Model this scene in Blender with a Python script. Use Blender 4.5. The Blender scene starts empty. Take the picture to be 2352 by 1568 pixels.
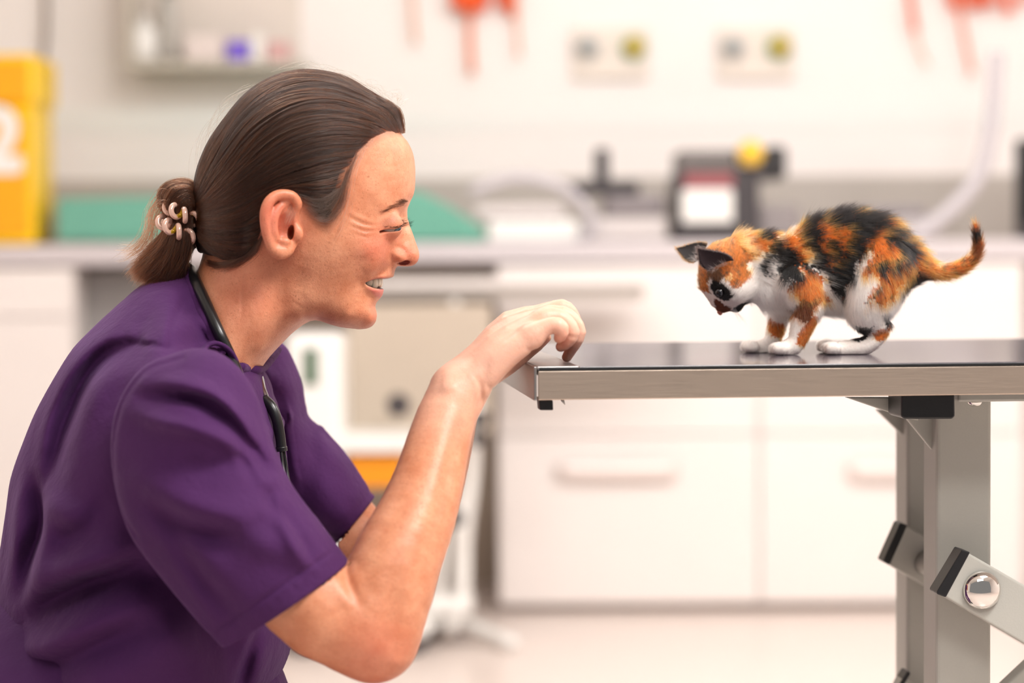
import bpy, bmesh, math, random, os
import numpy as np
from mathutils import Vector, Matrix

rng = np.random.default_rng(7)
random.seed(7)
S = bpy.context.scene
COL = S.collection

HQ, HAIRQ = 1.0, 1.0        # mesh step factor, strand count factor

# ------------------------------------------------------------------ camera
FOC = 85.0
FPX = FOC / 36.0 * 2352.0
CAM = np.array([0.0, -2.10, 0.95])
PITCH = math.atan((784 - 560) / FPX)
ROLL = math.radians(0.35)
_F = np.array([0, math.cos(PITCH), -math.sin(PITCH)])
_R0 = np.array([1.0, 0, 0])
_U0 = np.array([0, math.sin(PITCH), math.cos(PITCH)])
_R = _R0 * math.cos(ROLL) - _U0 * math.sin(ROLL)
_U = _R0 * math.sin(ROLL) + _U0 * math.cos(ROLL)
cam_data = bpy.data.cameras.new('camera')
cam = bpy.data.objects.new('camera', cam_data)
COL.objects.link(cam)
M = Matrix.Identity(4)
for i in range(3):
    M[i][0] = _R[i]; M[i][1] = _U[i]; M[i][2] = -_F[i]; M[i][3] = CAM[i]
cam.matrix_world = M
cam_data.lens = FOC
cam_data.sensor_width = 36.0
cam_data.clip_start = 0.05
cam_data.dof.use_dof = True
cam_data.dof.focus_distance = 2.09
cam_data.dof.aperture_fstop = 3.2
S.camera = cam

# ------------------------------------------------------------------ world, exposure, lights
S.view_settings.view_transform = 'Standard'
S.view_settings.look = 'None'
S.view_settings.gamma = 1.0
S.view_settings.use_curve_mapping = False
S.view_settings.exposure = 0.0
S.cycles.use_denoising = True
S.cycles.max_bounces = 8
S.cycles.diffuse_bounces = 4
S.cycles.glossy_bounces = 4
S.cycles.transmission_bounces = 6
S.cycles.caustics_reflective = False
S.cycles.caustics_refractive = False

world = bpy.data.worlds.new('world')
S.world = world
world.use_nodes = True
world.node_tree.nodes['Background'].inputs[0].default_value = (1.0, 0.97, 0.95, 1)
world.node_tree.nodes['Background'].inputs[1].default_value = 0.26


def area(name, loc, aim, sx, sy, power, col=(1, 1, 1)):
    d = bpy.data.lights.new(name, 'AREA')
    d.shape = 'RECTANGLE'; d.size = sx; d.size_y = sy; d.energy = power; d.color = col
    o = bpy.data.objects.new(name, d); COL.objects.link(o)
    o.location = loc
    v = Vector(aim) - Vector(loc)
    o.rotation_euler = v.to_track_quat('-Z', 'Y').to_euler()
    return o


area('ceiling_lamp_front', (0.95, -0.75, 2.56), (0.35, -0.2, 0.9), 0.9, 0.9, 88, (1, 0.975, 0.95))
area('fill_lamp_camera_side', (0.5, -2.0, 2.56), (0.1, -0.1, 0.8), 1.2, 0.6, 30, (1, 0.975, 0.95))  # added fill lamp behind the camera, brightens the sides facing it
area('ceiling_lamp_middle', (-0.9, 0.9, 2.56), (-0.9, 0.9, 0), 1.2, 0.6, 20, (1, 0.975, 0.95))
area('ceiling_lamp_rear', (0.6, 2.3, 2.56), (0.7, 4.6, 1.2), 2.4, 0.6, 60, (1, 0.985, 0.97))
area('ceiling_lamp_rear_right', (2.4, 1.2, 2.56), (2.4, 1.2, 0), 0.6, 1.2, 32, (1, 0.975, 0.95))


# ------------------------------------------------------------------ pixel <-> world
def at(px, py, Y=0.0):
    """world point seen at photo pixel (px,py) on the vertical plane y=Y"""
    px = np.asarray(px, float); py = np.asarray(py, float)
    a = (px - 1176.0) / FPX; b = (784.0 - py) / FPX
    d = _F[None] + a.reshape(-1, 1) * _R[None] + b.reshape(-1, 1) * _U[None]
    Yv = np.broadcast_to(np.asarray(Y, float).reshape(-1) if np.ndim(Y) else np.array([Y], float), (d.shape[0],))
    t = (Yv - CAM[1]) / d[:, 1]
    p = CAM[None] + d * t[:, None]
    return p[0] if px.ndim == 0 else p


def proj(P):
    P = np.atleast_2d(P) - CAM[None]
    z = P @ _F
    return 1176 + FPX * (P @ _R) / z, 784 - FPX * (P @ _U) / z


# ------------------------------------------------------------------ materials
def srgb(r, g, b):
    return tuple((((c / 255) / 12.92) if c / 255 <= 0.04045 else ((c / 255 + 0.055) / 1.055) ** 2.4) for c in (r, g, b)) + (1.0,)


def mat(name, col=(200, 200, 200), rough=0.5, metal=0.0, **kw):
    m = bpy.data.materials.new(name); m.use_nodes = True
    b = m.node_tree.nodes['Principled BSDF']
    b.inputs['Base Color'].default_value = srgb(*col)
    b.inputs['Roughness'].default_value = rough
    b.inputs['Metallic'].default_value = metal
    for k, v in kw.items():
        b.inputs[k.replace('_', ' ')].default_value = v
    return m


def N(m, t, **kw):
    n = m.node_tree.nodes.new(t)
    for k, v in kw.items():
        if k.startswith('i_'):
            n.inputs[k[2:].replace('_', ' ')].default_value = v
        else:
            setattr(n, k, v)
    return n


def L(m, a, ao, b, bi):
    m.node_tree.links.new(a.outputs[ao], b.inputs[bi])


def noisy(m, scale=30, amount=0.12, bump=0.0, bscale=None, stretch=None, detail=4):
    """subtle procedural value variation and bump on a plain Principled material"""
    b = m.node_tree.nodes['Principled BSDF']
    tc = N(m, 'ShaderNodeTexCoord'); mp = N(m, 'ShaderNodeMapping')
    if stretch: mp.inputs['Scale'].default_value = stretch
    L(m, tc, 'Object', mp, 'Vector')
    n = N(m, 'ShaderNodeTexNoise', i_Scale=scale, i_Detail=detail)
    L(m, mp, 'Vector', n, 'Vector')
    if amount:
        col = b.inputs['Base Color'].default_value[:]
        mx = N(m, 'ShaderNodeMix', data_type='RGBA')
        mx.inputs[6].default_value = tuple(c * (1 - amount) for c in col[:3]) + (1,)
        mx.inputs[7].default_value = tuple(min(1, c * (1 + amount)) for c in col[:3]) + (1,)
        L(m, n, 'Fac', mx, 0)
        m.node_tree.links.new(mx.outputs[2], b.inputs['Base Color'])
    if bump:
        n2 = N(m, 'ShaderNodeTexNoise', i_Scale=bscale or scale, i_Detail=3)
        L(m, mp, 'Vector', n2, 'Vector')
        bp = N(m, 'ShaderNodeBump', i_Strength=1.0, i_Distance=bump)
        L(m, n2, 'Fac', bp, 'Height')
        L(m, bp, 'Normal', b, 'Normal')
    return m


# ------------------------------------------------------------------ object helpers
def link(o, parent=None):
    """meshes are modelled in world coordinates; an Empty parent stands at the thing's base"""
    COL.objects.link(o)
    if parent is not None:
        o.parent = parent
        if parent.type == 'EMPTY':
            o.matrix_parent_inverse = Matrix.Translation(-Vector(parent.location))
    return o


def tag(o, label=None, cat=None, group=None, kind=None):
    if label: o['label'] = label
    if cat: o['category'] = cat
    if group: o['group'] = group
    if kind: o['kind'] = kind
    return o


def empty(name, label, cat, loc=(0, 0, 0), group=None):
    o = bpy.data.objects.new(name, None); COL.objects.link(o)
    o.location = loc; o.empty_display_size = 0.05
    return tag(o, label, cat, group)


def mesh_obj(name, V, F, material, parent=None, smooth=True):
    me = bpy.data.meshes.new(name)
    V = np.asarray(V, np.float32)
    if isinstance(F, np.ndarray):
        k = F.shape[1]
        me.vertices.add(len(V)); me.vertices.foreach_set('co', V.ravel())
        me.loops.add(F.size); me.loops.foreach_set('vertex_index', F.astype(np.int32).ravel())
        me.polygons.add(len(F)); me.polygons.foreach_set('loop_start', (np.arange(len(F)) * k).astype(np.int32))
        me.update(calc_edges=True)
    else:
        me.from_pydata([tuple(map(float, v)) for v in V], [], F); me.update()
    if smooth:
        me.polygons.foreach_set('use_smooth', np.ones(len(me.polygons), bool))
    me.materials.append(material)
    me.validate()
    o = bpy.data.objects.new(name, me)
    return link(o, parent)


def bm_obj(name, bm, material, parent=None, smooth=False, bevel=0.0, seg=2):
    bmesh.ops.recalc_face_normals(bm, faces=bm.faces[:])
    me = bpy.data.meshes.new(name); bm.to_mesh(me); bm.free()
    me.materials.append(material)
    o = bpy.data.objects.new(name, me)
    link(o, parent)
    if smooth:
        me.polygons.foreach_set('use_smooth', np.ones(len(me.polygons), bool))
    if bevel:
        md = o.modifiers.new('bevel', 'BEVEL'); md.width = bevel; md.segments = seg; md.limit_method = 'ANGLE'
        md.harden_normals = False
    return o


def hexa(bm, c):
    """8 corner points: bottom 4 (ccw) then top 4"""
    v = [bm.verts.new(tuple(p)) for p in c]
    for f in ((3, 2, 1, 0), (4, 5, 6, 7), (0, 1, 5, 4), (1, 2, 6, 5), (2, 3, 7, 6), (3, 0, 4, 7)):
        bm.faces.new([v[i] for i in f])


def box(bm, x0, x1, y0, y1, z0, z1):
    hexa(bm, [(x0, y0, z0), (x1, y0, z0), (x1, y1, z0), (x0, y1, z0), (x0, y0, z1), (x1, y0, z1), (x1, y1, z1), (x0, y1, z1)])


WTZ = 0.0


def pbox(bm, px0, py0, px1, py1, Y0, Y1):
    """axis aligned box whose front face (at y=Y0) covers the photo rectangle"""
    a = at((px0 + px1) / 2, py0, Y0); b = at((px0 + px1) / 2, py1, Y0)
    l = at(px0, (py0 + py1) / 2, Y0)[0]; r = at(px1, (py0 + py1) / 2, Y0)[0]
    z0 = WTZ + .0004 if abs(py1 - 556) < .5 else b[2]          # things on the worktop stand on it
    box(bm, l, r, Y0, Y1, z0, a[2])


def box_obj(name, px0, py0, px1, py1, Y0, Y1, m, parent=None, bevel=0.004):
    bm = bmesh.new(); pbox(bm, px0, py0, px1, py1, Y0, Y1)
    return bm_obj(name, bm, m, parent, bevel=bevel)


def catmull(P, n):
    P = np.asarray(P, float)
    if len(P) == 2:
        t = np.linspace(0, 1, n)[:, None]; return P[0] * (1 - t) + P[1] * t
    d = np.r_[0, np.cumsum(np.linalg.norm(np.diff(P, axis=0)[:, :3], axis=1))]
    u = np.linspace(0, d[-1], n)
    k = np.clip(np.searchsorted(d, u, side='right') - 1, 0, len(P) - 2)
    m = np.empty_like(P)
    m[1:-1] = (P[2:] - P[:-2]) / (d[2:] - d[:-2])[:, None]
    m[0] = (P[1] - P[0]) / (d[1] - d[0]); m[-1] = (P[-1] - P[-2]) / (d[-1] - d[-2])
    h = (d[k + 1] - d[k])[:, None]; t = ((u - d[k]) / h[:, 0])[:, None]
    return ((2 * t**3 - 3 * t**2 + 1) * P[k] + (t**3 - 2 * t**2 + t) * h * m[k]
            + (-2 * t**3 + 3 * t**2) * P[k + 1] + (t**3 - t**2) * h * m[k + 1])


def tube_mesh(P, R, sides=12, flat=1.0, closed=False, cap=True, up=None):
    """swept tube: P (n,3) centre line, R radius (scalar or n)"""
    P = np.asarray(P, float); n = len(P); R = np.broadcast_to(np.asarray(R, float), (n,))
    if closed:
        T = np.roll(P, -1, 0) - np.roll(P, 1, 0)
    else:
        T = np.gradient(P, axis=0)
    T /= np.linalg.norm(T, axis=1)[:, None] + 1e-12
    a = np.array(up if up is not None else [0, 1, 0.01], float)
    V = []
    nrm = a - T[0] * (a @ T[0]); nrm /= np.linalg.norm(nrm)
    for i in range(n):
        nrm = nrm - T[i] * (nrm @ T[i]); nrm /= np.linalg.norm(nrm) + 1e-12
        b = np.cross(T[i], nrm)
        th = np.linspace(0, 2 * np.pi, sides, endpoint=False)
        V.append(P[i] + R[i] * (np.cos(th)[:, None] * nrm * flat + np.sin(th)[:, None] * b))
    V = np.concatenate(V); F = []
    for i in range(n if closed else n - 1):
        j = (i + 1) % n
        for s in range(sides):
            t = (s + 1) % sides
            F.append((i * sides + s, i * sides + t, j * sides + t, j * sides + s))
    if cap and not closed:
        F.append(tuple(range(sides))[::-1]); F.append(tuple((n - 1) * sides + s for s in range(sides)))
    return V, F


def tube(name, P, R, m, parent=None, n=40, **kw):
    V, F = tube_mesh(catmull(P, n) if n else P, R, **kw)
    return mesh_obj(name, V, F, m, parent)


def join_meshes(parts):
    Vs, Fs, o = [], [], 0
    for V, F in parts:
        Vs.append(np.asarray(V)); Fs += [tuple(int(i) + o for i in f) for f in F]; o += len(V)
    return np.concatenate(Vs), Fs


def curves_obj(name, strands, radii, colors, material, parent=None):
    """native hair curves: strands (n,k,3), radii (k) or (n,k), colors (n,3)"""
    n, k = strands.shape[:2]
    hc = bpy.data.hair_curves.new(name)
    hc.add_curves([k] * n)
    hc.attributes['position'].data.foreach_set('vector', strands.astype(np.float32).ravel())
    ra = hc.attributes.get('radius') or hc.attributes.new('radius', 'FLOAT', 'POINT')
    ra.data.foreach_set('value', np.broadcast_to(radii, (n, k)).astype(np.float32).ravel())
    ca = hc.attributes.new('tint', 'FLOAT_COLOR', 'CURVE')
    ca.data.foreach_set('color', np.c_[colors, np.ones(n)].astype(np.float32).ravel())
    hc.materials.append(material)
    o = bpy.data.objects.new(name, hc)
    return link(o, parent)


# ------------------------------------------------------------------ implicit surfaces
_E = np.array([[0, 0, 0], [1, 0, 0], [0, 1, 0], [1, 1, 0], [0, 0, 1], [1, 0, 1], [0, 1, 1], [1, 1, 1]])


def polygonise(f, lo, hi, h, lip=1.6, levels=4, newton=1):
    lo = np.asarray(lo, float); hi = np.asarray(hi, float)
    s = h * 2**levels
    n = np.ceil((hi - lo) / s).astype(int)
    g = np.stack(np.meshgrid(*[np.arange(k) for k in n], indexing='ij'), -1).reshape(-1, 3)
    while True:
        v = f(lo + (g + 0.5) * s)
        g = g[np.abs(v) < lip * s * 0.8661 + 1e-6]
        if s <= h * 1.001: break
        g = (g[:, None] * 2 + _E[None]).reshape(-1, 3); s /= 2
    K = np.int64(1 << 20)
    key = lambda a: (a[..., 0].astype(np.int64) * K + a[..., 1]) * K + a[..., 2]
    c = g[:, None] + _E[None]
    ck, inv = np.unique(key(c), return_inverse=True); inv = inv.reshape(len(g), 8)
    cp = np.stack([ck // (K * K), (ck // K) % K, ck % K], -1)
    val = f(lo + cp * h)
    cv = val[inv]
    act = (cv.min(1) < 0) & (cv.max(1) >= 0)
    g = g[act]; cv = cv[act]
    order = np.argsort(key(g)); g = g[order]; cv = cv[order]; gk = key(g)
    acc = np.zeros((len(g), 3)); cnt = np.zeros(len(g))
    for a in range(8):
        for ax in range(3):
            if not _E[a][ax]:
                b = a + (1 << ax)
                va, vb = cv[:, a], cv[:, b]
                m = (va < 0) != (vb < 0)
                t = np.where(m, va / np.where(m, va - vb, 1), 0)
                p = _E[a][None] + t[:, None] * (_E[b] - _E[a])[None]
                acc[m] += p[m]; cnt[m] += 1
    V = lo + (g + acc / cnt[:, None]) * h
    F = []
    for ax in range(3):
        va, vb = cv[:, 0], cv[:, 1 << ax]
        m = (va < 0) != (vb < 0)
        e1 = np.zeros(3, int); e2 = np.zeros(3, int)
        e1[(ax + 1) % 3] = 1; e2[(ax + 2) % 3] = 1
        base = g[m]
        q = np.stack([key(base), key(base - e1), key(base - e1 - e2), key(base - e2)], 1)
        idx = np.searchsorted(gk, q); idx = np.minimum(idx, len(gk) - 1)
        ok = (gk[idx] == q).all(1)
        idx = idx[ok]; flip = (va[m] >= 0)[ok]
        idx[flip] = idx[flip][:, ::-1]
        F.append(idx)
    F = np.concatenate(F)
    for _ in range(newton):
        e = h * 0.7
        f0 = f(V)
        G = np.stack([(f(V + d) - f(V - d)) / (2 * e) for d in np.eye(3) * e], -1)
        g2 = (G * G).sum(1) + 1e-9
        st = np.clip(f0 / g2, -h, h)[:, None] * G
        ln = np.linalg.norm(st, axis=1)[:, None] + 1e-12
        V = V - st * np.minimum(1, 0.6 * h / ln)
    return V, F


def smin(a, b, k):
    h = np.maximum(k - np.abs(a - b), 0) / k
    return np.minimum(a, b) - h * h * k * 0.25


def smax(a, b, k):
    return -smin(-a, -b, k)


def sd_cone(P, a, b, ra, rb):
    """round cone approximated by a capsule with linear radius"""
    a = np.asarray(a, float); b = np.asarray(b, float)
    ba = b - a; t = np.clip(((P - a) @ ba) / (ba @ ba + 1e-12), 0, 1)
    return np.linalg.norm(P - a - t[:, None] * ba, axis=1) - (ra + (rb - ra) * t)


def sd_chain(P, nodes, k=0.0, n=None):
    """nodes: (x,y,z,r). smooth chain"""
    nodes = np.asarray(nodes, float)
    if n: nodes = catmull(nodes, n)
    d = None
    for i in range(len(nodes) - 1):
        e = sd_cone(P, nodes[i, :3], nodes[i + 1, :3], nodes[i, 3], nodes[i + 1, 3])
        d = e if d is None else (smin(d, e, k) if k else np.minimum(d, e))
    return d


def sd_ell(P, c, r, R=None):
    q = P - np.asarray(c, float)
    if R is not None: q = q @ np.asarray(R)
    r = np.asarray(r, float)
    k0 = np.linalg.norm(q / r, axis=1); k1 = np.linalg.norm(q / (r * r), axis=1)
    return k0 * (k0 - 1.0) / (k1 + 1e-9)


def rotY(a):
    """rotation in the x-z plane; columns = local axes in world"""
    c, s = math.cos(a), math.sin(a)
    return np.array([[c, 0, -s], [0, 1, 0], [s, 0, c]])


def seg_dist(X, Z, poly, closed=False):
    poly = np.asarray(poly, float)
    d = np.full(X.shape, 1e9)
    n = len(poly)
    for i in range(n if closed else n - 1):
        a = poly[i]; b = poly[(i + 1) % n]
        ba = b - a
        t = np.clip(((X - a[0]) * ba[0] + (Z - a[1]) * ba[1]) / (ba @ ba + 1e-12), 0, 1)
        d = np.minimum(d, (X - a[0] - t * ba[0]) ** 2 + (Z - a[1] - t * ba[1]) ** 2)
    return np.sqrt(d)


def inside(X, Z, poly):
    poly = np.asarray(poly, float)
    r = np.zeros(X.shape, bool); n = len(poly)
    for i in range(n):
        a = poly[i]; b = poly[(i + 1) % n]
        c = ((a[1] > Z) != (b[1] > Z)) & (X < (b[0] - a[0]) * (Z - a[1]) / (b[1] - a[1] + 1e-15) + a[0])
        r ^= c
    return r


def bspl(G, X, Z, x0, z0, s):
    """cubic B-spline sampling of grid G[ix,iz]"""
    u = np.clip((X - x0) / s, 1.001, G.shape[0] - 2.999); w = np.clip((Z - z0) / s, 1.001, G.shape[1] - 2.999)
    i = u.astype(int); j = w.astype(int); fu = u - i; fw = w - j
    B = lambda t: ((1 - t)**3 / 6, (3 * t**3 - 6 * t**2 + 4) / 6, (-3 * t**3 + 3 * t**2 + 3 * t + 1) / 6, t**3 / 6)
    bu = B(fu); bw = B(fw)
    r = 0
    for a in range(4):
        for b in range(4):
            r = r + bu[a] * bw[b] * G[i + a - 1, j + b - 1]
    return r


class Relief:
    """a body symmetric about the plane y=yc: |y-yc| = D(x,z), with D falling to 0 round the outline"""

    def __init__(self, outline, pts, yc=0.0, step=0.0012, dens=0.006, yo=None, tension=0.0):
        self.yc = yc
        o = np.asarray([at(p[0], p[1], yc if yo is None else yo) for p in outline])[:, [0, 2]]
        self.poly = catmull(np.vstack([o, o[:1]]), int(len(o) * 6))[:-1]
        per = np.linalg.norm(np.diff(np.vstack([self.poly, self.poly[:1]]), axis=0), axis=1).sum()
        rp = catmull(np.vstack([o, o[:1]]), max(int(per / dens), 30))[:-1]
        q = []
        for (px, py, D) in pts:
            p = at(px, py, yc - D); q.append((p[0], p[2], D * D))
        q = np.array(q)
        C = np.vstack([rp, q[:, :2]]); val = np.r_[np.zeros(len(rp)), q[:, 2]]
        n = len(C)
        phi = lambda r2: 0.5 * r2 * np.log(r2 + 1e-12)
        A = phi(((C[:, None] - C[None]) ** 2).sum(-1))
        A += np.diag(np.r_[np.zeros(len(rp)), np.full(len(q), 2e-6)])
        Pm = np.c_[np.ones(n), C]
        MM = np.zeros((n + 3, n + 3)); MM[:n, :n] = A; MM[:n, n:] = Pm; MM[n:, :n] = Pm.T
        w = np.linalg.solve(MM, np.r_[val, 0, 0, 0])
        lo = self.poly.min(0) - 0.02; hi = self.poly.max(0) + 0.02
        self.x0, self.z0 = lo; self.s = step
        gx = np.arange(lo[0], hi[0], step); gz = np.arange(lo[1], hi[1], step)
        X, Z = np.meshgrid(gx, gz, indexing='ij')
        H = np.empty(X.shape)
        for i in range(len(gx)):
            r2 = (X[i][:, None] - C[:, 0]) ** 2 + (Z[i][:, None] - C[:, 1]) ** 2
            H[i] = phi(r2) @ w[:n] + w[n] + w[n + 1] * X[i] + w[n + 2] * Z[i]
        sd = seg_dist(X, Z, self.poly[::2], True); ins = inside(X, Z, self.poly)
        H = np.where(ins, np.maximum(H, 0.004 * sd), -0.014 * sd)
        self.H = H; self.X = X; self.Z = Z; self.ins = ins; self.sd = sd

    def D(self, x, z):
        return np.sqrt(np.maximum(bspl(self.H, x, z, self.x0, self.z0, self.s), 0))

    def uv(self, pts, side=-1):
        """photo pixels -> (x,z) on the near side of this relief"""
        out = []
        for (px, py) in pts:
            y = self.yc + side * 0.05
            for _ in range(4):
                p = at(px, py, y); y = self.yc + side * float(self.D(np.array([p[0]]), np.array([p[2]]))[0])
            out.append((p[0], p[2]))
        return np.array(out)

    def p3(self, px, py, off=0.0):
        (x, z), = self.uv([(px, py)])
        return np.array([x, self.yc - float(self.D(np.array([x]), np.array([z]))[0]) - off, z])

    def stroke(self, pts, amp, w, taper=True, side=0.0):
        """raise (amp>0) or press (amp<0) the surface along a polyline; amp,w in metres.
        side: asymmetry, sharp on one side"""
        q = self.uv(pts); q = catmull(q, max(len(q) * 5, 8))
        lo = q.min(0) - 3.2 * w; hi = q.max(0) + 3.2 * w
        i0, j0 = np.maximum(((lo - [self.x0, self.z0]) / self.s).astype(int), 0)
        i1, j1 = ((hi - [self.x0, self.z0]) / self.s).astype(int) + 1
        X = self.X[i0:i1, j0:j1]; Z = self.Z[i0:i1, j0:j1]
        if X.size == 0: return
        best = np.full(X.shape, 1e9); T = np.zeros(X.shape); SG = np.ones(X.shape)
        n = len(q)
        for i in range(n - 1):
            a, b = q[i], q[i + 1]; ba = b - a
            t = np.clip(((X - a[0]) * ba[0] + (Z - a[1]) * ba[1]) / (ba @ ba + 1e-12), 0, 1)
            dx = X - a[0] - t * ba[0]; dz = Z - a[1] - t * ba[1]
            d = dx * dx + dz * dz; m = d < best
            best = np.where(m, d, best); T = np.where(m, (i + t) / (n - 1), T)
            SG = np.where(m, np.sign(ba[0] * dz - ba[1] * dx), SG)
        d = np.sqrt(best)
        ww = w * (1 + side * SG)
        g = amp * np.exp(-(d / ww) ** 2)
        if taper: g = g * np.sin(np.pi * np.clip(T * 0.88 + 0.06, 0, 1)) ** 0.7
        H = self.H[i0:i1, j0:j1]
        D = np.sqrt(np.maximum(H, 0))
        Dn = np.maximum(D + g * np.clip(D / (3 * abs(amp) + 1e-6), 0, 1), 0.2 * D)
        self.H[i0:i1, j0:j1] = np.where(H > 0, Dn * Dn, H)

    def blob(self, px, py, amp, rx, ry=None, ang=0.0):
        (cx, cz), = self.uv([(px, py)]); ry = ry or rx
        c, s = math.cos(ang), math.sin(ang)
        dx = self.X - cx; dz = self.Z - cz
        g = amp * np.exp(-((dx * c + dz * s) / rx) ** 2 - ((-dx * s + dz * c) / ry) ** 2)
        D = np.sqrt(np.maximum(self.H, 0))
        Dn = np.maximum(D + g * np.clip(D / (3 * abs(amp) + 1e-6), 0, 1), 0.2 * D)
        self.H = np.where(self.H > 0, Dn * Dn, self.H)

    def finish(self):
        self.Gx, self.Gz = np.gradient(self.H, self.s)

    def f(self, P, off=0.0):
        x, z = P[:, 0], P[:, 2]; y = P[:, 1] - self.yc
        h = bspl(self.H, x, z, self.x0, self.z0, self.s)
        gx = bspl(self.Gx, x, z, self.x0, self.z0, self.s); gz = bspl(self.Gz, x, z, self.x0, self.z0, self.s)
        return (y * y - h) / np.sqrt(4 * y * y + gx * gx + gz * gz + .6 * np.maximum(h, 0) + 1e-7) - off


def tri_sample(V, F, n, w=None):
    """random points on a quad mesh -> points, normals"""
    a, b, c, d = (V[F[:, i]] for i in range(4))
    nr = np.cross(c - a, d - b); ar = np.linalg.norm(nr, axis=1) * 0.5
    p = ar if w is None else ar * w
    i = rng.choice(len(F), n, p=p / p.sum())
    u, v = rng.random(n)[:, None], rng.random(n)[:, None]
    P = a[i] * (1 - u) * (1 - v) + b[i] * u * (1 - v) + c[i] * u * v + d[i] * (1 - u) * v
    return P, nr[i] / (2 * ar[i][:, None] + 1e-12)


def unit(v):
    return v / (np.linalg.norm(v, axis=-1, keepdims=True) + 1e-12)

# ------------------------------------------------------------------ skin
def skin_material():
    m = mat('skin', (226, 158, 126), 0.41)
    b = m.node_tree.nodes['Principled BSDF']
    b.inputs['Subsurface Weight'].default_value = 0.25
    b.inputs['Subsurface Radius'].default_value = (1.0, 0.35, 0.18)
    b.inputs['Subsurface Scale'].default_value = 0.006
    b.inputs['Specular IOR Level'].default_value = 0.42
    tc = N(m, 'ShaderNodeTexCoord')
    big = N(m, 'ShaderNodeTexNoise', i_Scale=38.0, i_Detail=7, i_Roughness=.68); L(m, tc, 'Object', big, 'Vector')
    fr = N(m, 'ShaderNodeTexNoise', i_Scale=620.0, i_Detail=2); L(m, tc, 'Object', fr, 'Vector')
    fr2 = N(m, 'ShaderNodeTexNoise', i_Scale=90.0, i_Detail=2); L(m, tc, 'Object', fr2, 'Vector')
    rb = N(m, 'ShaderNodeValToRGB'); L(m, big, 'Fac', rb, 'Fac')
    rb.color_ramp.elements[0].position = 0.36; rb.color_ramp.elements[0].color = srgb(204, 130, 94)
    rb.color_ramp.elements[1].position = 0.64; rb.color_ramp.elements[1].color = srgb(226, 158, 122)
    rf = N(m, 'ShaderNodeValToRGB'); L(m, fr, 'Fac', rf, 'Fac')
    rf.color_ramp.elements[0].position = 0.30; rf.color_ramp.elements[0].color = (1, 1, 1, 1)
    rf.color_ramp.elements[1].position = 0.42; rf.color_ramp.elements[1].color = (0, 0, 0, 1)
    rf2 = N(m, 'ShaderNodeValToRGB'); L(m, fr2, 'Fac', rf2, 'Fac')
    rf2.color_ramp.elements[0].position = 0.3; rf2.color_ramp.elements[0].color = (0.12, 0.12, 0.12, 1)
    rf2.color_ramp.elements[1].position = 0.62; rf2.color_ramp.elements[1].color = (0.6, 0.6, 0.6, 1)
    mu = N(m, 'ShaderNodeMath', operation='MULTIPLY'); L(m, rf, 'Color', mu, 0); L(m, rf2, 'Color', mu, 1)
    at1 = N(m, 'ShaderNodeAttribute', attribute_name='flush')
    mx0 = N(m, 'ShaderNodeMix', data_type='RGBA'); L(m, at1, 'Fac', mx0, 0); L(m, rb, 'Color', mx0, 6)
    mx0.inputs[7].default_value = srgb(214, 104, 88)
    mx = N(m, 'ShaderNodeMix', data_type='RGBA'); L(m, mu, 'Value', mx, 0)
    m.node_tree.links.new(mx0.outputs[2], mx.inputs[6]); mx.inputs[7].default_value = srgb(168, 98, 66)
    m.node_tree.links.new(mx.outputs[2], b.inputs['Base Color'])
    # lips / inner mouth / scalp tint
    at2 = N(m, 'ShaderNodeAttribute', attribute_name='tintcol')
    at3 = N(m, 'ShaderNodeAttribute', attribute_name='tintw')
    mx2 = N(m, 'ShaderNodeMix', data_type='RGBA'); L(m, at3, 'Fac', mx2, 0)
    m.node_tree.links.new(mx.outputs[2], mx2.inputs[6]); L(m, at2, 'Color', mx2, 7)
    m.node_tree.links.new(mx2.outputs[2], b.inputs['Base Color'])
    pn = N(m, 'ShaderNodeTexVoronoi', i_Scale=900.0); L(m, tc, 'Object', pn, 'Vector')
    pn2 = N(m, 'ShaderNodeTexNoise', i_Scale=260.0, i_Detail=4); L(m, tc, 'Object', pn2, 'Vector')
    ad = N(m, 'ShaderNodeMath', operation='MULTIPLY_ADD'); L(m, pn, 'Distance', ad, 0)
    ad.inputs[1].default_value = 0.35; L(m, pn2, 'Fac', ad, 2)
    bp = N(m, 'ShaderNodeBump', i_Strength=0.5, i_Distance=0.0006); L(m, ad, 'Value', bp, 'Height')
    L(m, bp, 'Normal', b, 'Normal')
    return m


SKIN = skin_material()

person = empty('person', 'person in a purple scrub top, brown hair tied back, hands on table edge, facing kitten', 'person', (-0.35, 0, 0))

# ------------------------------------------------------------------ head and neck
HO = [(924, 312), (937, 328), (948, 353), (952.5, 380), (953, 408), (952, 433), (948, 450), (942, 462), (936.5, 474), (934.5, 486),
      (936, 500), (941.5, 519), (948.5, 538), (955, 557), (960, 571), (962.8, 584), (961.5, 595), (956, 604), (948, 609.5), (937, 612),
      (925, 610.5), (915, 610), (909.5, 614), (906, 623), (906, 630), (903, 636), (898, 640), (891, 645), (887, 652), (884.5, 659), (880.5, 664),
      (879.5, 671), (877, 679), (870.5, 687), (863.5, 695), (861, 702), (863.5, 712), (864.8, 723), (863, 736), (857, 746), (845, 753),
      (829, 755.5), (804, 753), (781, 750), (756, 743), (737, 736.5), (721, 734.5), (706, 739), (690, 749), (671, 764), (648, 787),
      (620, 817), (600, 845), (585, 880), (570, 920), (530, 960), (470, 930), (425, 850), (415, 760), (425, 690), (447, 640), (462, 600), (468, 570),
      (462, 530), (455, 480), (456, 430), (466, 375), (492, 315), (520, 272), (556, 228), (594, 198), (632, 180), (675, 170), (720, 169),
      (768, 180), (815, 206), (860, 236), (895, 268)]
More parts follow.
